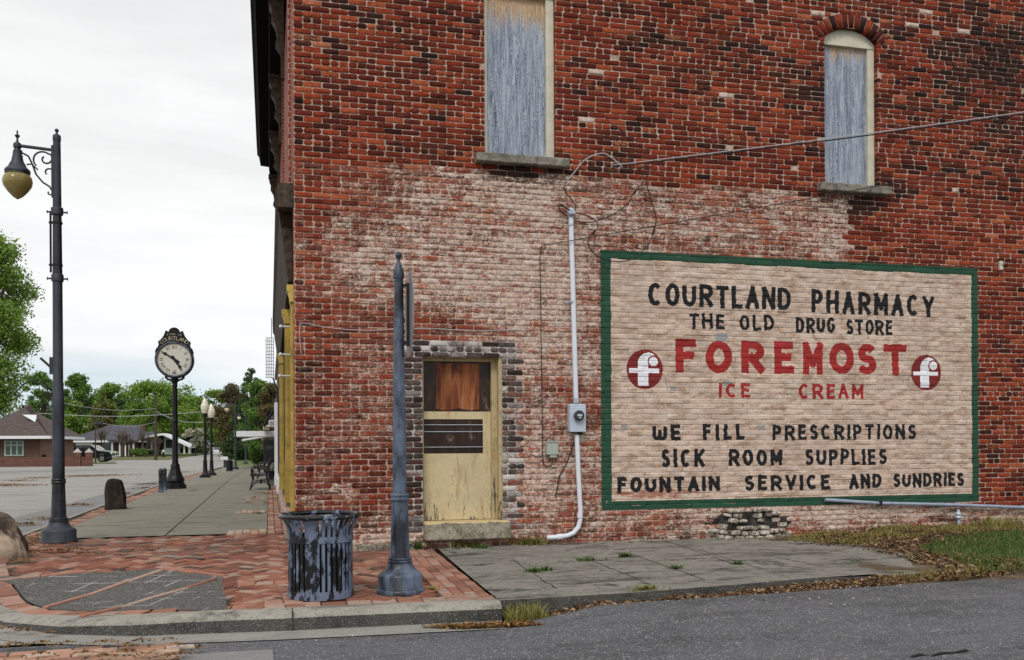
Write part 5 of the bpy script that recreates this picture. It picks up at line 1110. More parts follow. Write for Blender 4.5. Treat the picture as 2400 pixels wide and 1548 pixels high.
mb = MB(); mb.cbox((.05, -.05, -.19), (.05, .06, .04), .008); mb.build('hub', MT['black_iron'], es)
cd = thing('conduit', 'white plastic conduit running down to the meter box', 'pipe', (3.41, -.075, 1.86))
mb = MB(); top = wp(1338, 505, -.075); bt = wp(1350, 940, -.075); L0 = lambda q_: (q_[0] - 3.41, q_[1] + .075, q_[2] - 1.86)
mb.tube([L0(bt), L0(top)], .0315, 16); mb.build('pipe', MT['pvc'], cd)
mb = MB(); m_ = wp(1340, 708, -.075); mm = L0(m_)
mb.lathe([(.036, -.012), (.036, .012)], 16, mm); mb.box(mm[0] - .07, mm[0] + .07, .055, .066, mm[2] - .012, mm[2] + .012); b_ = L0(bt); mb.lathe([(.038, -.03), (.040, .03), (.034, .035)], 16, b_); t_ = L0(wp(1338, 528, -.075)); mb.lathe([(.037, -.012), (.037, .012)], 16, t_); mb.build('strap', MT['galv'], cd)
mb = MB(); hd_ = L0(top); mb.lathe([(.036, -.01), (.045, .02), (.05, .06), (.045, .09), (.03, .11), (.001, .115)], 16, (hd_[0], hd_[1], hd_[2] - .02), cap=False); mb.cbox((hd_[0], hd_[1] - .03, hd_[2] + .02), (.095, .08, .06), .015); mb.build('weatherhead', MT['galv'], cd)
c2 = thing('conduit', 'white plastic conduit curving from the meter box along the ground', 'pipe', (3.47, -.06, 1.47))
L2 = lambda q_: (q_[0] - 3.47, q_[1] + .06, q_[2] - 1.47)
mb = MB(); pth = [wp(*q_, -.06) for q_ in ((1352, 1020), (1355, 1100), (1360, 1195), (1360, 1218), (1356, 1235), (1345, 1249), (1330, 1256), (1310, 1259), (1282, 1261))]
mb.tube([L2(q_) for q_ in pth], .030, 14); mb.build('pipe', MT['pvc'], c2)
mb = MB(); q_ = L2(wp(1359, 1208, -.06)); mb.lathe([(.037, -.03), (.037, .03)], 16, q_); a_, b_ = L2(wp(1318, 1258, -.06)), L2(wp(1306, 1259.5, -.06)); mb.tube([a_, b_], .037, 16); mb.build('coupling', MT['pvc'], c2)
jb = thing('junction_box', 'small grey green junction box on the wall right of the door', 'junction box', (3.125, -.013, 1.27))
mb = MB(); mb.cbox((0, -.035, .01), (.15, .07, .175), .01); mb.cbox((0, -.045, .09), (.145, .07, .02), .006); mb.build('box', MT['box_green'], jb); mb = MB(); mb.cbox((.01, -.04, -.095), (.085, .05, .03), .006); mb.build('base', MT['box_green'], jb)
def wire(name, pts, r_, mat, label, cat='wire', n=6, group=None):
    P = [Vector(q_) for q_ in pts]; out_ = []
    for i in range(len(P) - 1):      # smooth
        p0, p1, p2, p3 = P[max(i - 1, 0)], P[i], P[i + 1], P[min(i + 2, len(P) - 1)]
        for k_ in range(n):
            u = k_ / n; out_.append(.5 * ((2 * p1) + (p2 - p0) * u + (2 * p0 - 5 * p1 + 4 * p2 - p3) * u * u + (3 * p1 - p0 - 3 * p2 + p3) * u ** 3))
    out_.append(P[-1]); mb = MB(); mb.tube(out_, r_, 6); o = mb.build(name, MT[mat], None); return tag(o, label, cat, group)
zoom8 = lambda x, y: (1250 + x * 350 / 1457, 330 + y * 350 / 1457)
def zw(lst, y=-.1, y1=None): 
    m = len(lst) - 1; return [wp(*zoom8(*q_), y + ((y1 if y1 is not None else y) - y) * i / m) for i, q_ in enumerate(lst)]
wire('service_wire', zw([(405, 690), (410, 640), (370, 570), (315, 500), (300, 450), (330, 385)], -.11), .006, 'wire_black', 'thin dark wire looping up from the conduit head')
wire('service_wire', zw([(330, 390), (400, 310), (480, 210), (580, 145), (680, 125), (740, 150), (800, 195), (870, 260)], -.12, -.22), .007, 'wire_grey', 'pale wire arching over the conduit head')
wire('service_wire', zw([(410, 705), (500, 725), (580, 760), (625, 810), (620, 860), (580, 910), (545, 950), (535, 1010), (570, 1080), (650, 1140), (760, 1175), (850, 1182), (940, 1165), (1040, 1105), (1110, 1030), (1155, 940), (1185, 850), (1198, 760), (1170, 650), (1140, 540), (1105, 430), (1110, 340), (1160, 230)], -.12, -.30), .007, 'wire_black', 'long black wire drooping in a loop over the sign corner')
wire('service_wire', zw([(405, 785), (500, 800), (620, 785), (760, 730), (880, 655), (940, 590), (985, 500), (1060, 425), (1075, 350), (1030, 285), (1090, 245)], -.11, -.28), .007, 'wire_black', 'black wire running from the conduit head up to the service cable')
wire('service_wire', zw([(400, 700), (330, 665), (265, 625), (248, 650), (270, 690), (330, 740)], -.13), .009, 'wire_black', 'short black wire curl left of the conduit head')
wire('splice', zw([(575, 915), (605, 875)], -.13), .016, 'black_rubber', 'black taped splice on the drooping wire', 'splice'); wire('splice', zw([(985, 520), (998, 480)], -.2), .014, 'black_rubber', 'black taped splice below the service cable', 'splice'); wire('splice', zw([(1165, 920), (1182, 860)], -.22), .014, 'black_rubber', 'black taped splice above the sign corner', 'splice')
a_ = wp(1435, 392, -.02); e_ = at(2400, 248, 11.2); e2 = Vector(a_) + (Vector(e_) - Vector(a_)) * 2.2
mid = [Vector(a_).lerp(e2, u) - Vector((0, 0, .10 * math.sin(PI * u))) for u in np.linspace(0, 1, 9)]
wire('overhead_cable', mid, .008, 'wire_black', 'upper dark overhead cable crossing both boarded windows to the wall', 'cable'); wire('overhead_cable', [v + Vector((0, -.03, .016)) for v in mid], .006, 'wire_grey', 'pale bare strand twisted along the upper overhead cable', 'cable')
a_ = wp(1272, 576, -.03); e_ = at(2400, 360, 11.6); e2 = Vector(a_) + (Vector(e_) - Vector(a_)) * 1.8
wire('overhead_cable', [Vector(a_).lerp(e2, u) - Vector((0, 0, .06 * math.sin(PI * u))) for u in np.linspace(0, 1, 9)], .0055, 'wire_black', 'lower thin overhead cable crossing above the sign', 'cable')
wire('wall_wire', [wp(*q_, -.022) for q_ in ((1270, 576), (1266, 600), (1267, 700), (1269, 850), (1271, 1000), (1272, 1075), (1277, 1092), (1286, 1094), (1294, 1086), (1295, 1078))], .005, 'wire_black', 'thin black wire running straight down into the small junction box')
wire('wall_wire', [wp(*q_, -.022) for q_ in ((1345, 1040), (1338, 1060), (1326, 1090), (1312, 1115), (1306, 1147), (1302, 1165))], .006, 'wire_black', 'short black wire trailing below the meter box')
wire('wall_wire', [wp(*q_, -.022) for q_ in ((706, 830), (703, 800), (703, 765), (712, 758), (780, 770), (860, 775), (930, 772), (1000, 770), (1100, 775), (1240, 773))], .005, 'wire_grey', 'grey wire sagging along the bricks over the door')
lp = thing('loose_pipe', 'blue grey metal pipe fixed along the foot of the wall under the sign', 'pipe', (7, -.06, .55)); mb = MB(); pp = [wp(1934, 1172, -.05), wp(2060, 1180, -.06), wp(2240, 1184, -.07), wp(2400, 1190, -.08)]; pp.append(Vector(pp[3]) + (Vector(pp[3]) - Vector(pp[2])) * 2); mb.tube([Vector(q_) - Vector((7, -.06, .55)) for q_ in pp], .024, 12); mb.build('pipe', MT['pipe_blue'], lp)
q_ = Vector(wp(2062, 1180, -.06)) - Vector((7, -.06, .55)); mb = MB(); mb.box(q_.x - .02, q_.x + .02, -.032, .05, q_.z - .035, q_.z + .035); mb.build('clip', MT['black_iron'], lp)
sb = thing('gas_riser', 'short capped grey pipe standing in the grass against the wall', 'pipe', (wp(2246, 1250, -.12)[0], -.12, .05)); mb = MB(); mb.tube([(0, 0, -.05), (.01, 0, .22)], .022, 10); mb.build('pipe', MT['galv'], sb); mb = MB(); mb.lathe([(.03, .2), (.045, .22), (.035, .25), (.045, .27), (.03, .29), (.022, .31), (.022, .335)], 10); mb.build('valve', MT['galv'], sb)
wf = thing('wall_bracket', 'small pale metal bracket on bare brick right of the sign', 'bracket', wp(2343, 624, -.015)); mb = MB(); mb.cbox((0, -.02, 0), (.05, .05, .13), .008); mb.build('plate', MT['cream_paint'], wf); mb = MB(); mb.cbox((0, -.045, .02), (.03, .03, .04), .006); mb.build('hook', MT['galv'], wf)

# ================================================================== NEIGHBOURING SHOPS
shop = thing('shop_building', 'low brown brick shop next along the walk with a white drainpipe', 'building', (0, 0, 0))
mb = MB(); mb.box(.03, 14, 13.3, 33, -.3, 4.3); mb.build('wall', MT['shop_brick'], shop); mb = MB(); mb.box(-.06, 14, 13.31, 33.05, 4.3, 4.5); mb.build('coping', MT['concrete_wall'], shop)
mb = MB(); mb.box(-.045, .029, 14.5, 18.2, .12, 3.3); mb.box(-.045, .029, 21, 24, .12, 3.2); mb.build('shop_window', MT['dark_interior'], shop)
mb = MB(); mb.box(-.15, -.05, 18.9, 19.1, .05, 2.66); mb.box(-.16, -.04, 18.85, 19.15, .05, .35); mb.build('drainpipe', MT['white_paint'], shop)
mb = MB(); mb.box(-.12, -.02, 13.6, 18.6, .05, .45); mb.build('plinth', MT['white_paint'], shop)
s2 = thing('shop_building', 'farther shop with a flat white canopy over the pavement', 'building', (0, 0, 0))
mb = MB(); mb.box(.05, 14, 33.1, 64, -.5, 3.9); mb.build('wall', MT['shop_brick'], s2)
mb = MB(); mb.box(.0, .049, 36, 50, 0, 2.5); mb.build('shop_window', MT['dark_interior'], s2)
A1 = at(549, 1010, 58); A2 = at(643, 1010, 58)
mb = MB(); mb.box(A1.x, .05, A1.y, A1.y + 6, 1.86, 2.20); cpy = mb.build('canopy', MT['white_paint'], s2)
A3 = at(567, 1025, 66); mb = MB(); mb.prism([(A3.x, 1.62), (A3.x, 1.74), (-.6, 2.0), (.05, 2.0), (.05, 1.88), (-.6, 1.88)], A3.y, A3.y + 6, 'y'); mb.build('awning', MT['fascia'], s2)
def fixture_box(px0, px1, py0, py1, t, name, label, cat, mat, d=.5):
    a = at(px0, py1, t); b = at(px1, py0, t); r = thing(name, label, cat, ((a.x + b.x) / 2, a.y, a.z)); w = (b - a).length * .5; h = b.z - a.z
    w = abs(b.x - a.x) / 2; mb = MB(); mb.cbox((0, d / 2, h / 2), (2 * w, d, h), .02); mb.build('case', MT[mat], r); mb = MB()
    for i in range(5): mb.box(-w * .8, w * .8, -.012, -.001, h * (.15 + .16 * i), h * (.22 + .16 * i))
    mb.build('grille', MT['far_iron'], r); return r
fixture_box(630, 645, 985, 1001, 57.5, 'air_conditioner', 'white boxed air conditioner sticking out above the canopy', 'air conditioner', 'white_box')
fixture_box(617, 631, 997, 1008, 57.9, 'air_conditioner', 'lower beige unit resting on the white canopy', 'air conditioner', 'cream_paint')
dp = at(635, 973, 50); dsh = thing('satellite_dish', 'dark round dish on an arm over the canopy', 'satellite dish', dp); mb = MB(); vs, fs = yl([(.001, .10), (.14, .07), (.24, .0), (.23, -.01), (.13, .05), (.001, .08)], 20); mb.add(vs, fs); mb.build('dish', MT['black_iron'], dsh)
mb = MB(); mb.tube([(0, .08, 0), (.3, .3, -.1)], .02, 6); mb.tube([(-.05, 0, -.2), (-.4, -.4, .1)], .012, 6); mb.tube([(-.4, -.4, .1), (-.9, -.4, .3)], .012, 6); mb.build('arm', MT['black_iron'], dsh)
l0 = at(624, 886, 36); l1 = at(641, 792, 36); lat = thing('lattice_tower', 'black open lattice frame above the far shop fronts', 'frame', (l0.x, l0.y, l0.z)); W_ = l1.x - l0.x; H_f = l1.z - l0.z
mb = MB()
for i in range(5): x = W_ * i / 4; mb.tube([(x, 0, 0), (x, 0, H_f)], .012, 5)
for i in range(13): z = H_f * i / 12; mb.tube([(0, 0, z), (W_ * 1.05, 0, z)], .010, 5)
mb.tube([(W_ * .75, 0, H_f), (W_ * .75, 0, H_f * 1.5)], .014, 5); mb.build('grid', MT['black_iron'], lat)
mb = MB(); mb.tube([(W_ * .9, .1, 0), (W_ * 1.6, .3, -.5)], .03, 6); mb.build('stay', MT['black_iron'], lat)
st_a = at(618, 1000, 44); st_b = at(648, 950, 44); sy = thing('canopy_stay', 'black slanting stay above the white canopy', 'stay', st_a); mb = MB(); mb.tube([(0, 0, 0), tuple(st_b - st_a)], .07, 6); mb.build('rod', MT['black_iron'], sy)
# dark board with a round emblem under the canopy
q_ = at(632, 1105, 44); dbd = thing('menu_board', 'tall black board with a faint oval panel under the canopy', 'sign board', q_); mb = MB(); mb.cbox((0, 0, .72), (.55, .08, 1.55), .03); mb.build('board', MT['black_iron'], dbd); mb = MB(); vs, fs = yl([(.18, -.05), (.165, -.052), (.001, -.051)], 24); mb.add([(x, y_, z * .55 + 1.1) for x, y_, z in vs], fs); mb.build('oval', MT['far_iron'], dbd)

# ================================================================== ACROSS THE STREET
def hip_house(name, label, x0, x1, y0, y1, ze, zr_, wallm, roofm, zg, hip=(4, 4), ov=.7, gable_right=False, fasc='fascia'):
    r = thing(name, label, 'house' if 'bank' not in label else 'building', (x0, y0, zg)); w = x1 - x0; d = y1 - y0; H = ze - zg; R_ = zr_ - zg
    mb = MB(); mb.box(0, w, 0, d, -.3, H); mb.build('wall', MT[wallm], r)
    a, b = -ov, w + ov; c, e = -ov, d + ov; l, rr = hip[0], w - hip[1] if not gable_right else w + ov * .6
    mb = MB(); v = [(a, c, H), (b, c, H), (b, e, H), (a, e, H), (l, d / 2, R_), (rr, d / 2, R_)]
    mb.add(v, [(0, 1, 5, 4), (2, 3, 4, 5), (3, 0, 4), (1, 2, 5), (3, 2, 1, 0)]); rf = mb.build('roof', MT[roofm], r, ang=None)
    mb = MB(); mb.box(a, b, c - .04, c, H - .24, H + .03); mb.box(b, b + .04, c - .04, e, H - .24, H + .03); mb.box(a - .04, a, c - .04, e, H - .24, H + .03); mb.build('fascia', MT[fasc], rf); return r, w, d, H, R_
def PX(px, y, z=0):          # x of the street-parallel plane y seen at image column px (level eye)
    a = ray(px, HYP); t = (y - CAM[1]) / a[1]; return CAM[0] + t * a[0], t
zb = Zr(0, 90)
# bank building
yb0 = 84.; x1, t = PX(94, yb0); x0 = PX(-60, yb0)[0]; sc = F / t; ez = ZC + (1045.8 - 1023) / sc * 1.0; rz_ = ZC + (1045.8 - 950) / sc
bank, w, d, H, R_ = hip_house('brick_office', 'low brown brick bank like building with a brown hip roof and white eaves', x0, x1, yb0, yb0 + 15, ez, rz_ + .3, 'bank_brick', 'brown_shingle', zb, (3, 3.2), 1.0)
mb = MB(); mb.box(w + .002, w + .03, .02, 15, -.3, H); mb.build('side_wall', MT['bank_brick_pale'], bank)
wx0 = PX(10, yb0)[0] - x0; wx1 = PX(56, yb0)[0] - x0; wz0 = ZC - (1069 - 1045.8) / sc - zb; wz1 = ZC - (1033 - 1045.8) / sc - zb
mb = MB(); n = 3
mb.box(wx0, wx1, -.06, -.002, wz0, wz0 + .12); mb.box(wx0, wx1, -.06, -.002, wz1 - .1, wz1); mb.box(wx0 + .12, wx1 - .12, -.055, -.002, wz1 - .48, wz1 - .36)
for i in range(4): xx = wx0 + (wx1 - wx0 - .14) * i / 3; mb.box(xx, xx + .14, -.065, -.002, wz0 + .12, wz1 - .1)
wi = mb.build('window', MT['sage_trim'], bank); mb = MB(); mb.box(wx0 + .05, wx1 - .05, -.03, -.004, wz0 + .05, wz1 - .05); mb.build('pane', MT['glass_green'], wi)
vx = PX(75, yb0 + 3.5)[0] - x0; vz = min(H + 4.5 * (R_ - H) / 8.5, H + (w + 1 - vx) * (R_ - H) / 4.2) - .05
mb = MB(); mb.add([(vx - .7, 3.0, vz + .45), (vx + .45, 2.7, vz - .25), (vx + .45, 3.9, vz - .25), (vx + .45, 3.3, vz + .45)], [(0, 1, 3), (0, 3, 2), (1, 2, 3), (0, 2, 1)]); mb.build('vent', MT['white_paint'], [c for c in bank.children if c.name.startswith('roof')][0], ang=None)
wl = thing('low_brick_wall', 'low red brick boundary wall with capped piers before the brick office', 'wall', (x0, yb0 - 3, zb)); wxe = PX(213, yb0 - 3)[0] - x0
mb = MB(); mb.box(0, wxe, 0, .25, -.2, .85); mb.build('wall', MT['house_brick'], wl)
for px in (181, 208): xx = PX(px, yb0 - 3)[0] - x0; mb = MB(); mb.box(xx - .28, xx + .28, -.15, .4, -.2, 1.25); pi_ = mb.build('pier', MT['house_brick'], wl); mb = MB(); mb.add([(xx - .34, -.2, 1.25), (xx + .34, -.2, 1.25), (xx + .34, .46, 1.25), (xx - .34, .46, 1.25), (xx, .13, 1.65)], [(0, 1, 4), (1, 2, 4), (2, 3, 4), (3, 0, 4), (3, 2, 1, 0)]); mb.build('cap', MT['concrete_wall'], pi_)
p = at(99, 1088, 88); p.z = Zr(0, p.y); bn2 = thing('wheeled_bin', 'black wheeled refuse bin at the low brick wall', 'bin', p); mb = MB(); mb.prism([(-.28, .05), (.28, .05), (.34, .95), (-.34, .95)], -.3, .3, 'y'); mb.build('body', MT['black_rubber'], bn2); mb = MB(); mb.cbox((0, 0, 1.0), (.74, .7, .1), .03); mb.build('lid', MT['black_iron'], bn2)
# houses
yh = 150.; x0 = PX(162, yh)[0]; x1, t = PX(313, yh); sc = F / t; zg = ZC - (1067 - 1045) / sc
h1, w, d, H, R_ = hip_house('brick_house', 'dark brick house with grey hip roof and a white half timbered gable', x0, x1, yh, yh + 11, ZC + (1045.2 - 1034) / sc, ZC + (1045.2 - 996) / sc, 'house_brick', 'asphalt_shingle', zg, (5, 0), .7, True)
mb = MB(); mb.add([(w + .42, -.5, H), (w + .42, d + .5, H), (w + .42, d / 2, R_ - .05)], [(0, 1, 2)]); gw = mb.build('gable', MT['white_paint'], h1, ang=None)
mb = MB()
for px in (263, 281, 294, 303, 313): xx = PX(px, yh - 1.5)[0] - x0; mb.box(xx - .1, xx + .1, -1.7, -1.5, -.2, H)
mb.build('porch_post', MT['white_paint'], h1); mb = MB(); xx = PX(258, yh)[0] - x0; mb.box(xx, w + .9, -2.1, -.75, H - .2, H + .12); mb.build('porch_roof', MT['asphalt_shingle'], h1)
xx = PX(192, yh)[0] - x0; mb = MB(); mb.box(xx - .9, xx + 1.6, -.05, -.002, .5, 2.5); mb.build('door', MT['white_box'], h1)
xx = PX(243, yh)[0] - x0; mb = MB(); mb.box(xx, xx + 1.6, -.05, -.002, .8, 2.2); mb.build('window', MT['glass_dark'], h1)
yh2 = 158.; x0 = PX(311, yh2)[0]; x1, t = PX(372, yh2); sc = F / t; zg = ZC - (1063 - 1045) / sc
h2, w, d, H, R_ = hip_house('brick_house', 'smaller brown brick house with pale grey roof, chimney and white window', x0, x1, yh2, yh2 + 10, ZC + (1045.2 - 1035) / sc, ZC + (1045.2 - 1012) / sc, 'house_brick', 'asphalt_shingle', zg, (-.5, 1), .6, False)
xx = PX(345, yh2)[0] - x0; mb = MB(); mb.box(xx - .9, xx + .9, -.08, -.002, .5, 2.6); wi = mb.build('window', MT['white_box'], h2); mb = MB(); mb.box(xx - .55, xx + .55, -.11, -.081, .7, 2.4); mb.build('pane', MT['glass_dark'], wi)
xx = PX(325, yh2)[0] - x0; mb = MB(); mb.box(xx - .4, xx + .4, d / 2 - .6, d / 2 + .2, R_ - .3, R_ + 1.1); mb.build('chimney', MT['house_brick'], [c for c in h2.children if c.name.startswith('roof')][0])
yh3 = 156.; x0 = PX(380, yh3)[0]; x1, t = PX(448, yh3); sc = F / t; zg = ZC - (1062 - 1045) / sc
h3 = thing('carport_house', 'pale green house with a low sloping white carport roof', 'house', (x0, yh3, zg)); w = x1 - x0
mb = MB(); mb.box(.3, w * .45, 0, 9, -.3, 2.6); mb.build('wall', MT['sage_trim'], h3); zz1 = ZC + (1045 - 1017) / sc - zg; zz2 = ZC + (1045 - 1047) / sc - zg
mb = MB(); mb.prism([(-2.5, 2.75), (.3, zz1), (w, zz2), (w, zz2 - .32), (.3, zz1 - .35), (-2.5, 2.45)], -2, 10, 'y'); mb.build('roof', MT['fascia'], h3, ang=None)
mb = MB()
for u in (.55, .78, .96): mb.box(w * u - .12, w * u + .12, -1.2, -1., -.2, zz1 + (zz2 - zz1) * (w * u - .3) / (w - .3) - .3)
mb.build('carport_post', MT['white_paint'], h3); mb = MB(); mb.box(.6, 2.2, -.06, -.002, .8, 2.2); mb.build('window', MT['glass_dark'], h3)
yh4 = 185.; x0 = PX(440, yh4)[0]; x1, t = PX(486, yh4); sc = F / t; zg = ZC - (1060 - 1044) / sc
h4, w, d, H, R_ = hip_house('tan_house', 'far pale tan house with a grey roof behind the carport', x0, x1, yh4, yh4 + 9, ZC + (1044.5 - 1040) / sc, ZC + (1044.5 - 1020) / sc, 'concrete_wall', 'asphalt_shingle', zg, (2, 2), .6); mb = MB(); mb.box(w * .2, w * .75, -.06, -.002, -.2, 2.1); mb.build('garage_door', MT['dark_interior'], h4)
mb = MB(); mb.box(w * .8, w * .93, -.06, -.002, .8, 1.9); mb.build('window', MT['glass_dark'], h4)
# lawns, drives
def zq(x, y): return Zr(x, y)
tag(sheet('grass_verge', [(-70, 118), (-13, 118), (-13, 240), (-70, 240)], zq, MT['lawn_soil'], .05, 30), kind='structure')
p0 = at(215, 1083, 100); tag(sheet('grass_island', [(PX(213, 92)[0], 92), (PX(275, 92)[0], 92), (PX(268, 99)[0], 99), (PX(213, 99)[0], 99)], zq, MT['lawn_soil'], .03, 6), kind='structure')
# vehicles
def pickup(name, label, loc, rz, body, k_=1., green=False):
    r = thing(name, label, 'pickup truck', loc, rz, None, k_)
    side = [(-2.9, .55), (-2.9, 1.12), (-1.05, 1.14), (-.95, 1.75), (-.8, 1.86), (.55, 1.87), (.8, 1.80), (1.45, 1.22), (2.5, 1.14), (2.85, 1.02), (2.92, .6), (2.85, .48), (2.35, .45)] + [(1.85 + .48 * math.cos(a_), .42 + .48 * math.sin(a_)) for a_ in np.linspace(0, PI, 9)] + [(1.2, .45), (-1.3, .45)] + [(-1.8 + .48 * math.cos(a_), .42 + .48 * math.sin(a_)) for a_ in np.linspace(0, PI, 9)] + [(-2.5, .45)]
    bm = bmesh.new(); lo = [bm.verts.new((x, -.98, z)) for x, z in side]; f = bm.faces.new(lo); ex = bmesh.ops.extrude_face_region(bm, geom=[f]); 
    for v in [g_ for g_ in ex['geom'] if isinstance(g_, bmesh.types.BMVert)]: v.co.y += 1.96
    for v in bm.verts:
        if v.co.z > 1.2: v.co.y *= 1 - .16 * (v.co.z - 1.2) / .65
    bmesh.ops.recalc_face_normals(bm, faces=bm.faces[:]); bmesh.ops.bevel(bm, geom=[e for e in bm.edges if abs(e.verts[0].co.y - e.verts[1].co.y) < 1.0 and (e.verts[0].co.z + e.verts[1].co.z) > 1.6], offset=.05, segments=2, affect='EDGES')
    mb = MB(); bm.verts.index_update(); mb.add([v.co for v in bm.verts], [[v.index for v in f_.verts] for f_ in bm.faces]); bm.free(); b_ = mb.build('body', MT[body], r, ang=30)
    def ysid(z): return .98 * (1 - .16 * max(0, z - 1.2) / .65) + .006
    for sgn in (-1, 1):
        for pl in ([(-.85, 1.25), (-.78, 1.72), (-.1, 1.76), (-.1, 1.24)], [(-.02, 1.24), (-.02, 1.76), (.6, 1.74), (1.18, 1.27)]):
            mb = MB(); mb.add([(x, sgn * ysid(z), z) for x, z in pl], [tuple(range(4))]); mb.build('window', MT['glass_dark'], r, ang=None)
        mb = MB(); mb.cbox((1.12, sgn * 1.08, 1.3), (.12, .2, .2), .03); mb.build('mirror', MT[body], r)
    mb = MB(); mb.add([(.82, -.80, 1.79), (.82, .80, 1.79), (1.44, .92, 1.25), (1.44, -.92, 1.25)], [(0, 1, 2, 3)]); mb.v = [(x + .012, y_, z + .012) for x, y_, z in mb.v]; mb.build('windscreen', MT['glass_dark'], r, ang=None)
    for x in (1.85, -1.8):
        for sgn in (-1, 1):
            mb = MB(); vs, fs = yl([(.22, -.13), (.36, -.13), (.40, -.10), (.40, .10), (.36, .13), (.001, .13)], 24); mb.add([(a_ + x, sgn * (-b2) * -1 + sgn * .86, c_ + .40) for a_, b2, c_ in vs], fs); wl_ = mb.build('wheel', MT['black_rubber'], r)
            mb = MB(); mb.lathe([(.25, 0), (.25, .02), (.1, .035), (.001, .035)], 16); mb.v = [(a_ + x, sgn * (.98 + c_), b2 + .40) for a_, b2, c_ in mb.v]; mb.build('rim', MT['chrome'], wl_)
    mb = MB(); mb.cbox((2.93, 0, .56), (.12, 1.9, .2), .03); mb.build('bumper', MT['chrome'], r); mb = MB(); mb.box(2.885, 2.93, -.6, .6, .72, .98); mb.build('grille', MT['black_iron'], r)
    for sgn in (-1, 1): mb = MB(); mb.cbox((2.84, sgn * .8, .95), (.16, .3, .18), .02); mb.build('headlight', MT['white_box'], r)
    return r
pt = at(208, 1081, 112); zt_ = ZC - (1080 - 1045.3) / (F / 112)
tag(sheet('driveway', [(PX(140, 98)[0], 98), (PX(262, 98)[0], 98), (PX(270, 121)[0], 121), (PX(140, 121)[0], 121)], zq, MT['street'], .02, 8), kind='structure')
pickup('pickup_truck', 'black crew cab pickup truck parked nose right beside the brick office', (PX(201, 103)[0], 103, Zr(0, 103) + .02), math.radians(-4), 'car_black', 1.02)
pickup('pickup_truck', 'lime green and white truck parked behind the black pickup', (PX(213, 110)[0], 110, Zr(0, 110) + .05), math.radians(-4), 'car_green', 1.0)
def car(loc, rz, label, body):
    r = thing('parked_car', label, 'car', loc, rz); mb = MB(); bmv = [(-2.1, .3), (-2.15, .8), (-1.9, .92), (-1.5, .98), (-1.0, 1.4), (.5, 1.42), (1.1, .98), (2.0, .85), (2.15, .6), (2.1, .3)]
    mb.prism(bmv, -.85, .85, 'y'); mb.build('body', MT[body], r, ang=30); mb = MB(); mb.add([(-2.0 + .2, -.6, 1.0), (-2.0 + .2, .6, 1.0), (-1.1, .55, 1.38), (-1.1, -.55, 1.38)], [(0, 1, 2, 3)]); mb.v = [(x - .06, y_, z + .03) for x, y_, z in mb.v]; mb.build('rear_window', MT['glass_dark'], r, ang=None)
    for sgn in (-1, 1): mb = MB(); mb.cbox((-2.12, sgn * .65, .72), (.08, .25, .14), .02); mb.build('tail_light', MT['tail_red'], r)
    for x in (-1.35, 1.3):
        for sgn in (-1, 1): mb = MB(); vs, fs = yl([(.001, -.1), (.3, -.1), (.32, 0), (.3, .1), (.001, .1)], 16); mb.add([(a_ + x, b2 + sgn * .78, c_ + .32) for a_, b2, c_ in vs], fs); mb.build('wheel', MT['black_rubber'], r)
yy = 165.; car((PX(507, yy)[0], yy, Zr(0, yy) + .05), math.radians(95), 'tiny white car seen from behind down the street', 'car_white')
# hydrant and poles
p = at(383, 1070, 120); p.z = ZC - (1072 - 1044.5) / (F / 120); hy = thing('fire_hydrant', 'white topped fire hydrant on the grass verge across the street', 'hydrant', p); mb = MB(); mb.lathe([(.2, 0), (.2, .08), (.14, .1), (.14, .55), (.19, .58), (.19, .64)], 16); mb.build('barrel', MT['rust_brown'], hy); mb = MB(); mb.lathe([(.18, .64), (.17, .75), (.1, .86), (.05, .9), (.05, .96)], 16); mb.tube([(-.26, 0, .5), (.26, 0, .5)], .07, 8); mb.build('bonnet', MT['hydrant'], hy)
def pole(px, pyb, pyt, t, label, head=None, r_=.13):
    p = at(px, pyb, t); r = thing('utility_pole', label, 'pole', p); h = (pyb - pyt) / (F / t); mb = MB(); mb.tube([(0, 0, -.4), (0, 0, h)], [r_, r_ * .75], 10); mb.build('mast', MT['wood_pole'], r)
    mb = MB()
    if head == 'lamp': mb.tube([(0, 0, h * .98), (-.5, 0, h * 1.0)], .05, 6); mb.sphere((-.55, 0, h), .28, 10, 6, (1, 1, .4)); mb.build('lamp_head', MT['chrome'], r)
    else: mb.cbox((.35, 0, h - .1), (.8, .2, .35), .05); mb.build('floodlight', MT['far_iron'], r)
    return p, h
P1, h1_ = pole(365, 1075, 925, 118, 'tall wooden utility pole at the kerb across the street', 'lamp', .2)
P2, h2_ = pole(224, 1080, 990, 100, 'short thin pole with a floodlight before the grey roofed house', None, .08)
for i, (a, b, lab) in enumerate((((75, 968), (480, 965), 'pale overhead line strung across the trees'), ((365, 965), (478, 990), 'pale line dropping from the utility pole to the right'), ((150, 945), (365, 958), 'thin faint line above the office roof'), ((230, 990), (365, 990), 'faint low line between the two poles'))):
    A_1, B_1 = at(*a, 112), at(*b, 114); wire('overhead_cable', [A_1.lerp(B_1, u) - Vector((0, 0, .5 * math.sin(PI * u))) for u in np.linspace(0, 1, 6)], .035 if i < 2 else .022, 'wire_grey', lab, 'cable')

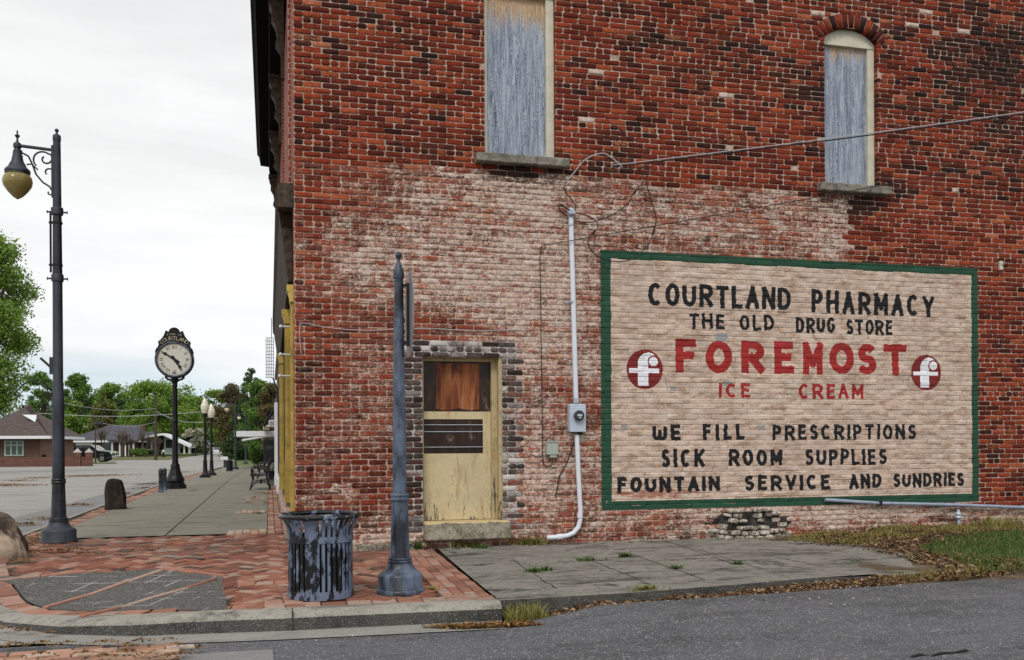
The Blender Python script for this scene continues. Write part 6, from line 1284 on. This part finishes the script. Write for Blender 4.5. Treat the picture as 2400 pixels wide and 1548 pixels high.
# ================================================================== TREES
def tree(name, label, px, pyb, pyt, half, t, mat, n=6000, leaf=.35, nclump=26, trunk=.3, shape='round', seed=1, base=.28, group='trees across the street', density=1., limbs=True, cat='tree'):
    g_ = np.random.default_rng(seed); p = at(px, HYP, t); p.z = Zr(0, p.y) - .2; s = F / t; top = ZC + (HYP - pyt) / s - p.z; hw = half / s
    r = thing(name, label, cat, p, 0, group); cents = []; rads = []
    for i in range(nclump):
        u = g_.random(); a = g_.random() * 2 * PI
        if shape == 'cone': z = top * (base + (1 - base) * u ** 1.3); R_ = hw * (1 - (z / top - base) / (1 - base)) ** .8 + .1; rc = max(.35, hw * .28 * (1.15 - z / top)); rr = R_ * g_.random() ** .35
        elif shape == 'spread': z = top * (base + (1 - base) * (u ** .8)); R_ = hw * math.sqrt(max(.05, 1 - ((z / top - .55) / .55) ** 2)); rc = hw * .20 * g_.uniform(.6, 1.3); rr = R_ * g_.random() ** .5 * .95
        else: z = top * (base + (1 - base) * u); R_ = hw * math.sqrt(max(.08, 1 - ((z / top - (base + 1) / 2) / ((1 - base) / 2)) ** 2)); rc = hw * .27 * g_.uniform(.6, 1.3); rr = max(0, R_ - rc * .5) * g_.random() ** .5
        cents.append((rr * math.cos(a), rr * math.sin(a), min(z, top - rc * .7))); rads.append((rc, rc, rc * .72))
    mb = MB(); tr = trunk; mb.tube([(0, 0, -.3), (.1 * tr, 0, top * base * .7), (-.2 * tr, .1, top * .55), (0, 0, top * .82)], [tr * 1.3, tr, tr * .6, tr * .15], 9)
    if limbs:
        for c in cents[::2]:
            z0 = min(c[2] * .6, top * .6) if shape != 'cone' else c[2] * .92; md = (c[0] * .5, c[1] * .5, (z0 + c[2]) / 2 + .1 * hw * g_.random()); mb.tube([(0, 0, z0), md, c], [tr * .42, tr * .25, tr * .06], 5)
    mb.build('trunk', MT['bark'], r); leafcloud('crown', n, cents, rads, leaf, mat, r, seed=seed); return r
tree('leafy_tree', 'large bright green tree at the left edge overhanging the office roof', -38, 1090, 540, 128, 58, 'leaf_bright', 60000, .085, 110, .35, 'round', 11, .27, None, cat='tree')
tree('leafy_tree', 'open airy tree showing limbs against the sky behind the near lamp', 100, 1060, 868, 56, 150, 'leaf_mid', 9000, .17, 34, .35, 'spread', 5, .3)
tree('leafy_tree', 'dense green tree rising behind the near lamp to its right', 182, 1060, 874, 46, 200, 'leaf_mid', 14000, .26, 44, .4, 'round', 6, .1)
tree('leafy_tree', 'distant lighter green tree behind the olive cone shaped one', 262, 1060, 896, 52, 215, 'leaf_bright', 12000, .27, 40, .4, 'round', 7, .1)
tree('leafy_tree', 'low round bright green tree left of the olive cone', 176, 1060, 936, 38, 175, 'leaf_bright', 11000, .22, 34, .3, 'round', 8, .08)
tree('conifer', 'olive cone shaped tree rising behind the grey roofed house', 242, 1060, 912, 56, 185, 'leaf_olive', 20000, .19, 80, .3, 'cone', 9, .08)
tree('leafy_tree', 'big spreading tree with dark limbs and bright green leaves behind the clock post', 374, 1060, 891, 98, 178, 'leaf_bright', 24000, .21, 80, .55, 'spread', 10, .16)
tree('leafy_tree', 'dark bushy tree between the olive cone and the spreading tree', 300, 1060, 925, 36, 200, 'leaf_dark', 8000, .27, 30, .4, 'round', 12, .05)
tree('leafy_tree', 'pale green tree far behind the acorn lamps', 500, 1060, 912, 52, 215, 'leaf_bright', 11000, .26, 44, .4, 'spread', 13, .1)
tree('leafy_tree', 'brownish tree down the street left of the dark cedar', 545, 1060, 898, 50, 150, 'leaf_brown', 18000, .17, 60, .4, 'round', 14, .05)
tree('cedar', 'tall dark green cedar with a pointed top beyond the canopy', 590, 1060, 860, 62, 118, 'leaf_dark', 26000, .14, 90, .4, 'cone', 15, .04)
tree('leafy_tree', 'mid green tree filling the space above the white canopy', 610, 1060, 890, 52, 108, 'leaf_mid', 20000, .13, 70, .4, 'round', 16, .05)
tree('leafy_tree', 'dark brown green tree close to the shop fronts', 638, 1060, 896, 36, 96, 'leaf_brown', 12000, .13, 50, .35, 'round', 17, .05)
tree('flowering_tree', 'small pale flowering tree beside the far tan house', 458, 1064, 1002, 30, 160, 'leaf_pale', 1300, .22, 16, .12, 'spread', 18, .3)
tree('flowering_tree', 'small cream flowering tree peeping over the grey hip roof', 212, 1064, 984, 16, 172, 'leaf_pale', 900, .26, 10, .12, 'round', 19, .3)
for i, (px, w_, top_) in enumerate(((247, 20, 1000), (287, 17, 1004), (303, 12, 1020), (341, 18, 1010), (368, 16, 1020))):
    g_ = np.random.default_rng(40 + i); p = at(px, HYP, 143); p.z = Zr(0, p.y); s = F / 143; r = thing('bare_crape_myrtle', ['bare twiggy small tree left of the house porch', 'bare knotted small tree before the white gable', 'thin bare small tree at the porch corner', 'bare brown small tree beside the round hedge', 'low bare small tree beside the utility pole'][i], 'tree', p, 0, 'bare small trees before the houses'); H = (1066 - top_) / s
    mb = MB()
    for k_ in range(5):
        a = g_.random() * 2 * PI; q1 = (.15 * w_ / s * math.cos(a), .3 * math.sin(a), H * .35); q2 = (.5 * w_ / s * math.cos(a), .6 * math.sin(a), H * .62); mb.tube([(0, 0, -.1), q1, q2], [.11, .08, .06], 6)
        for m_ in range(16): b2 = g_.normal(size=3) * (.35 * w_ / s, .5, H * .12); mb.tube([q2, (q2[0] + b2[0] * .5, q2[1] + b2[1] * .5, q2[2] + H * .15 + abs(b2[2]) * .5), (q2[0] + b2[0], q2[1] + b2[1], q2[2] + H * .28 + b2[2])], [.035, .025, .015], 4)
    mb.build('trunk', MT['twig'], r)
def bush(px, py, hw, h, t, label, mat='leaf_mid', n=500, leaf=.12, seed=3, group=None, name='shrub', round_=1):
    p = at(px, py, t); s = F / t; r = thing(name, label, 'bush', p, 0, group); W_ = hw / s; Hh = h / s; mb = MB(); mb.tube([(0, 0, -.2), (0, 0, Hh * .5)], [.06, .03], 6); mb.build('stem', MT['twig'], r)
    cl = [(0, 0, Hh * .5)] + [(.45 * W_ * math.cos(a), .45 * W_ * math.sin(a), Hh * (.35 + .25 * (k_ % 2))) for k_, a in enumerate(np.linspace(0, 5.2, 6))]; leafcloud('foliage', n, cl, [(W_ * .8, W_ * .8, Hh * .5)] + [(W_ * .55, W_ * .55, Hh * .38)] * 6, leaf, mat, r, seed=seed)
bush(603, 1085, 15, 25, 62, 'round clipped green bush beyond the canopy', 'leaf_mid', 5000, .055, 3)
for i, px in enumerate((312, 319, 326, 333, 338)): bush(px, 1066, 6, 13, 140, ['leftmost', 'second from left', 'middle', 'second from right', 'rightmost'][i] + ' clump of the round clipped green hedge', 'leaf_mid', 700, .11, 20 + i, 'clipped hedge clumps')
for i, px in enumerate((352, 362, 374)): bush(px, 1064, 7, 8, 145, ['dark low bush under the white window', 'dark low bush between the window and the pole', 'dark low bush right of the utility pole'][i], 'leaf_dark', 500, .13, 30 + i, 'dark low bushes')
bush(478, 1062, 13, 28, 175, 'dark tall bush before the far tan house', 'leaf_dark', 1200, .2, 37)
# the wood closing the street, one dense mass
g_ = np.random.default_rng(77); cl = []; rd = []
for px in range(40, 720, 7):
    for k_ in range(4): q_ = at(px + g_.normal() * 6, HYP, 222 + g_.random() * 30); cl.append((q_.x, q_.y, ZC + g_.uniform(-3, 11 if 130 < px < 480 else 8))); rd.append(tuple(np.array((3, 3, 2.6)) * g_.uniform(.6, 1.3)))
tag(leafcloud('woodland', 95000, cl, rd, .36, 'leaf_dark', None, seed=5), 'green wood closing the far end of the street', 'trees', None, 'stuff')
# ================================================================== SMALL GROWTH AND LITTER
def scatter(n, poly, zf, seed):
    g_ = np.random.default_rng(seed); xs_ = [q_[0] for q_ in poly]; ys_ = [q_[1] for q_ in poly]; out_ = []
    while len(out_) < n:
        x, y = g_.uniform(min(xs_), max(xs_)), g_.uniform(min(ys_), max(ys_))
        if inpoly(x, y, poly): out_.append((x, y, zf(x, y)))
    return np.array(out_), g_
def blades(name, pts, g_, h, w, mat, label, cat='grass', lean=.9, kind='stuff'):
    n = len(pts); a = g_.random(n) * 2 * PI; hh = h * (.25 + 1.1 * g_.random(n) ** 1.6); d = np.stack([np.cos(a), np.sin(a), 0 * a], 1); sd_ = np.stack([-np.sin(a), np.cos(a), 0 * a], 1); le = lean * g_.random(n)[:, None] * hh[:, None]
    b0 = pts - sd_ * w / 2; b1 = pts + sd_ * w / 2; up = np.array([0, 0, 1.]); m = pts + up * hh[:, None] * .6 + d * le * .4; tp = pts + up * hh[:, None] + d * le * 1.2
    Vb = np.stack([b0, b1, m + sd_ * w * .4, m - sd_ * w * .4, tp], 1).reshape(-1, 3); i5 = np.arange(n) * 5
    T = np.concatenate([np.stack([i5, i5 + 1, i5 + 2], 1), np.stack([i5, i5 + 2, i5 + 3], 1), np.stack([i5 + 3, i5 + 2, i5 + 4], 1)]); o = npmesh(name, Vb, T, MT[mat], None, tri=True); return tag(o, label, cat, None, kind) if kind else tag(o, label, cat)
def flakes(name, pts, g_, size, mat, label, cat='leaf litter', kind='stuff', lift=.006):
    n = len(pts); nr = np.stack([g_.normal(size=n) * .45, g_.normal(size=n) * .45, np.ones(n)], 1); nr /= np.linalg.norm(nr, axis=1)[:, None]; up = np.cross(nr, g_.normal(size=(n, 3))); up /= np.linalg.norm(up, axis=1)[:, None]; sd_ = np.cross(nr, up); sz = size * (.5 + g_.random(n)); c = pts + np.array([0, 0, 1.]) * (lift + .7 * sz * g_.random(n))[:, None]
    a = up * sz[:, None]; b = sd_ * (sz * (.2 + .3 * g_.random(n)))[:, None]; o = npmesh(name, np.stack([c - a, c + b, c + a, c - b], 1).reshape(-1, 3), np.arange(4 * n).reshape(-1, 4), MT[mat], None); return tag(o, label, cat, None, kind)
pts, g_ = scatter(9000, [(6.9, -3.05), (7.0, -2.0), (8.2, -1.1), (14, -.7), (14, -3.25), (9, -3.28)], Zl, 31); blades('grass', pts, g_, .05, .006, 'grass_dry', 'dry blades among the green grass')
pts, g_ = scatter(60000, [(6.95, -3.1), (7.0, -2.2), (7.3, -1.5), (8.2, -.95), (14, -.5), (14, -3.25), (9, -3.28)], Zl, 1); blades('grass', pts, g_, .055, .006, 'grass_green', 'green grass on the right of the concrete apron')
pts, g_ = scatter(20000, [(5.6, -.06), (6.2, -.5), (6.8, -1.0), (8.0, -.8), (14, -.45), (14, -.05)], Zl, 2); pts = pts[np.sin(pts[:, 0] * 5.1 + 2 * np.sin(pts[:, 1] * 9)) > -.45]; blades('grass', pts, g_, .06, .007, 'grass_dry', 'dry yellow grass along the foot of the wall')
pts, g_ = scatter(900, [(9.3, -.5), (10.5, -.6), (11, -.05), (9.3, -.05)], Zl, 3); blades('grass', pts, g_, .16, .016, 'grass_dry', 'taller yellow green weeds against bare brick')
pts, g_ = scatter(9000, [(5.7, -.06), (6.15, -.55), (6.7, -1.9), (6.55, -2.85), (7.4, -3.2), (8.0, -3.0), (7.2, -1.6), (8.8, -.9), (12, -.6), (12, -.1)], Zl, 4); flakes('leaf_litter', pts, g_, .028, 'litter', 'brown fallen leaves between grass and concrete')
pts, g_ = scatter(5200, [(1.66, -3.44), (2.95, -3.38), (4.0, -3.24), (4.95, -3.07), (5.9, -2.96), (6.7, -2.9), (7.2, -3.2), (5.8, -3.22), (4.6, -3.38), (3, -3.58), (1.8, -3.62)], lambda x, y: max(Zl(x, y), -.172), 5); flakes('leaf_litter', pts, g_, .024, 'litter', 'line of brown litter along the apron edge')
pts, g_ = scatter(500, [(5.5, -2.98), (6.6, -2.8), (7.6, -3.15), (5.9, -3.2)], Zl, 6); blades('grass', pts, g_, .07, .007, 'grass_dry', 'scruffy dry grass at the apron corner')
pts, g_ = scatter(700, [(1.63, -3.40), (1.95, -3.42), (2.0, -3.62), (1.66, -3.66)], lambda x, y: max(Zl(x, y), -.172), 7); blades('grass_tuft', pts, g_, .12, .008, 'grass_dry', 'yellow grass tuft at the end of the kerb', kind=None)
pts, g_ = scatter(1500, [(.9, -3.63), (1.75, -3.66), (1.9, -3.85), (1.2, -3.78)], lambda x, y: -.17, 8); flakes('leaf_litter', pts, g_, .022, 'catkin', 'rusty litter in the gutter at the kerb end')
# weeds
def weed(px, py, n, r_, h, mat, label, seed, z=None, fl=False):
    p, t, sc = gnd(px, py, lambda x, y: Za(x, y) if x > 1.65 else Zs(x, y)); g_ = np.random.default_rng(seed); a = g_.random(n) * 2 * PI; q_ = np.abs(g_.normal(size=n)) * r_ * .5; yy = p.y + .6 * q_ * np.sin(a); yy = np.where((yy > -.04) & (p.x > 0), -.04 - .2 * np.abs(yy + .04), yy); pts = np.stack([p.x + q_ * np.cos(a), yy, p.z + 0 * a], 1); h = h * .8
    o = blades('weed', pts, g_, h, .013, mat, label, 'weed', 2.2, None); o['group'] = 'weeds in the cracks'; return o
for i, a in enumerate(((968, 1284, 120, .14, .14, 'grass_green', 'green weed at the wall behind the sign post'), (1085, 1282, 110, .25, .11, 'grass_dry', 'wiry weed under the doorstep'), (1130, 1285, 100, .16, .06, 'grass_green', 'low green weed right of the doorstep front'), (1245, 1276, 420, .28, .12, 'grass_dry', 'bushy grey green weed below the conduit end'), (1250, 1341, 110, .13, .06, 'grass_green', 'weed in the crack nearest the paving'), (1280, 1338, 80, .08, .06, 'grass_green', 'smaller weed right of the first crack weed'), (1375, 1314, 110, .16, .05, 'grass_green', 'flat weed in the middle of the apron'), (1465, 1306, 90, .10, .07, 'grass_green', 'weed under the left corner of the sign'), (1585, 1333, 80, .09, .06, 'grass_green', 'weed in the crack before the broken bricks'), (1728, 1323, 70, .09, .05, 'grass_green', 'small weed before the broken brick patch'), (2000, 1316, 90, .09, .05, 'grass_green', 'weed on the pale right part of the apron'), (2150, 1317, 120, .15, .06, 'grass_green', 'rightmost weed on the apron'), (1012, 1384, 60, .08, .05, 'grass_dry', 'little weed beside the sign post base'), (606, 1205, 60, .12, .05, 'grass_green', 'weed among the bricks at the shop fronts'), (1510, 1382, 120, .2, .06, 'grass_dry', 'weed at the front edge of the apron'))): weed(*a[:7], seed=60 + i)
# catkin litter on street, crosswalk and walk
def pile(lst, n, name, label, zf, sz=.02):
    P_ = []; g_ = np.random.default_rng(len(lst) * 7 + n)
    for (px, py, rx, ry) in lst:
        p = gnd(px, py, zf)[0]; m_ = int(n * rx * 3) + 10; a = g_.normal(size=(m_, 2)) * (rx * .5, ry * .5); P_.append(np.stack([p.x + a[:, 0], p.y + a[:, 1], np.full(m_, p.z) + .02 * np.exp(-(a ** 2).sum(1) / (rx * ry))], 1))
    flakes(name, np.concatenate(P_), g_, sz, 'catkin', label)
Zq2 = lambda x, y: Zr(x, y) + .006
pile([(15, 1480, .1, .05), (60, 1484, .1, .05), (90, 1515, .14, .06), (30, 1518, .12, .05), (110, 1490, .08, .04), (240, 1512, .16, .08), (300, 1520, .12, .06), (330, 1508, .12, .05), (200, 1536, .1, .05), (290, 1534, .1, .05), (345, 1540, .12, .06), (420, 1540, .12, .05), (240, 1545, .1, .04), (160, 1513, .08, .04), (395, 1505, .06, .03), (95, 1540, .1, .05), (415, 1517, .06, .03), (390, 1545, .1, .04), (470, 1525, .06, .03)], 160, 'catkin_litter', 'rusty brown catkin clumps on the brick crosswalk', lambda x, y: Zq2(x, y) + .012, .016)
pile([(40, 1140, 1.2, .5), (10, 1138, .9, .5), (200, 1117, 1.6, .7), (250, 1115, 1.6, .6), (170, 1118, 1., .5), (90, 1122, .9, .5), (45, 1128, .8, .4), (110, 1218, .35, .2), (55, 1232, .3, .15), (185, 1186, .3, .2), (350, 1136, .5, .3), (345, 1146, .4, .2), (290, 1159, .3, .2), (395, 1104, .7, .4), (430, 1108, .6, .4), (470, 1136, .5, .3), (455, 1140, .4, .3)], 130, 'catkin_litter', 'brown catkin drifts on the street', Zq2, .035)
pile([(75, 1268, .22, .2), (60, 1280, .3, .15), (90, 1262, .2, .2), (130, 1294, .3, .08), (85, 1296, .3, .1), (170, 1292, .2, .06), (60, 1302, .25, .1), (200, 1302, .15, .05), (50, 1318, .15, .06), (350, 1289, .2, .05), (610, 1158, .25, .1), (630, 1160, .2, .1), (596, 1168, .08, .05), (580, 1181, .1, .05), (622, 1181, .08, .05), (453, 1152, .1, .05), (640, 1172, .2, .15)], 170, 'catkin_litter', 'brown litter round the lamp base and along the walk', lambda x, y: Zs(x, y) + .008, .018)
# pebbles: pale crumbs on the apron and roadside
P_ = MB()
for (px, py) in [(random.uniform(1200, 1500), random.uniform(1280, 1315)) for _ in range(22)] + [(random.uniform(1250, 2000), random.uniform(1390, 1420)) for _ in range(26)] + [(random.gauss(2030, 110), random.gauss(1372, 5)) for _ in range(26)] + [(827, 1492), (742, 1503), (2020, 1362), (838, 1289)]:
    p = gnd(px, py, lambda x, y: Za(x, y) if x > 1.65 and y > -3.3 else Zr(x, y))[0]; r_ = random.uniform(.004, .011); P_.sphere((p.x, p.y, p.z + r_ * .5), r_, 6, 4, (1.3, 1, .8))
tag(P_.build('pebbles', MT['concrete_wall'], None, ang=None), 'pale stone crumbs on the concrete and roadside', 'pebbles', None, 'stuff')

ck = MB(); prev = None
for i, (px, py) in enumerate(((2135, 1540), (2160, 1534), (2185, 1537), (2210, 1531), (2240, 1530), (2268, 1524))):
    p = gnd(px, py, Zr)[0]; w_ = .012 * (1 + (i % 2)); cur = [(p.x, p.y - w_, p.z + .003), (p.x, p.y + w_, p.z + .003)]
    if prev: ck.add([prev[0], cur[0], cur[1], prev[1]], [(0, 1, 2, 3)])
    prev = cur
tag(ck.build('asphalt_crack', MT['black_rubber'], None, ang=None, fixn=False), kind='structure')
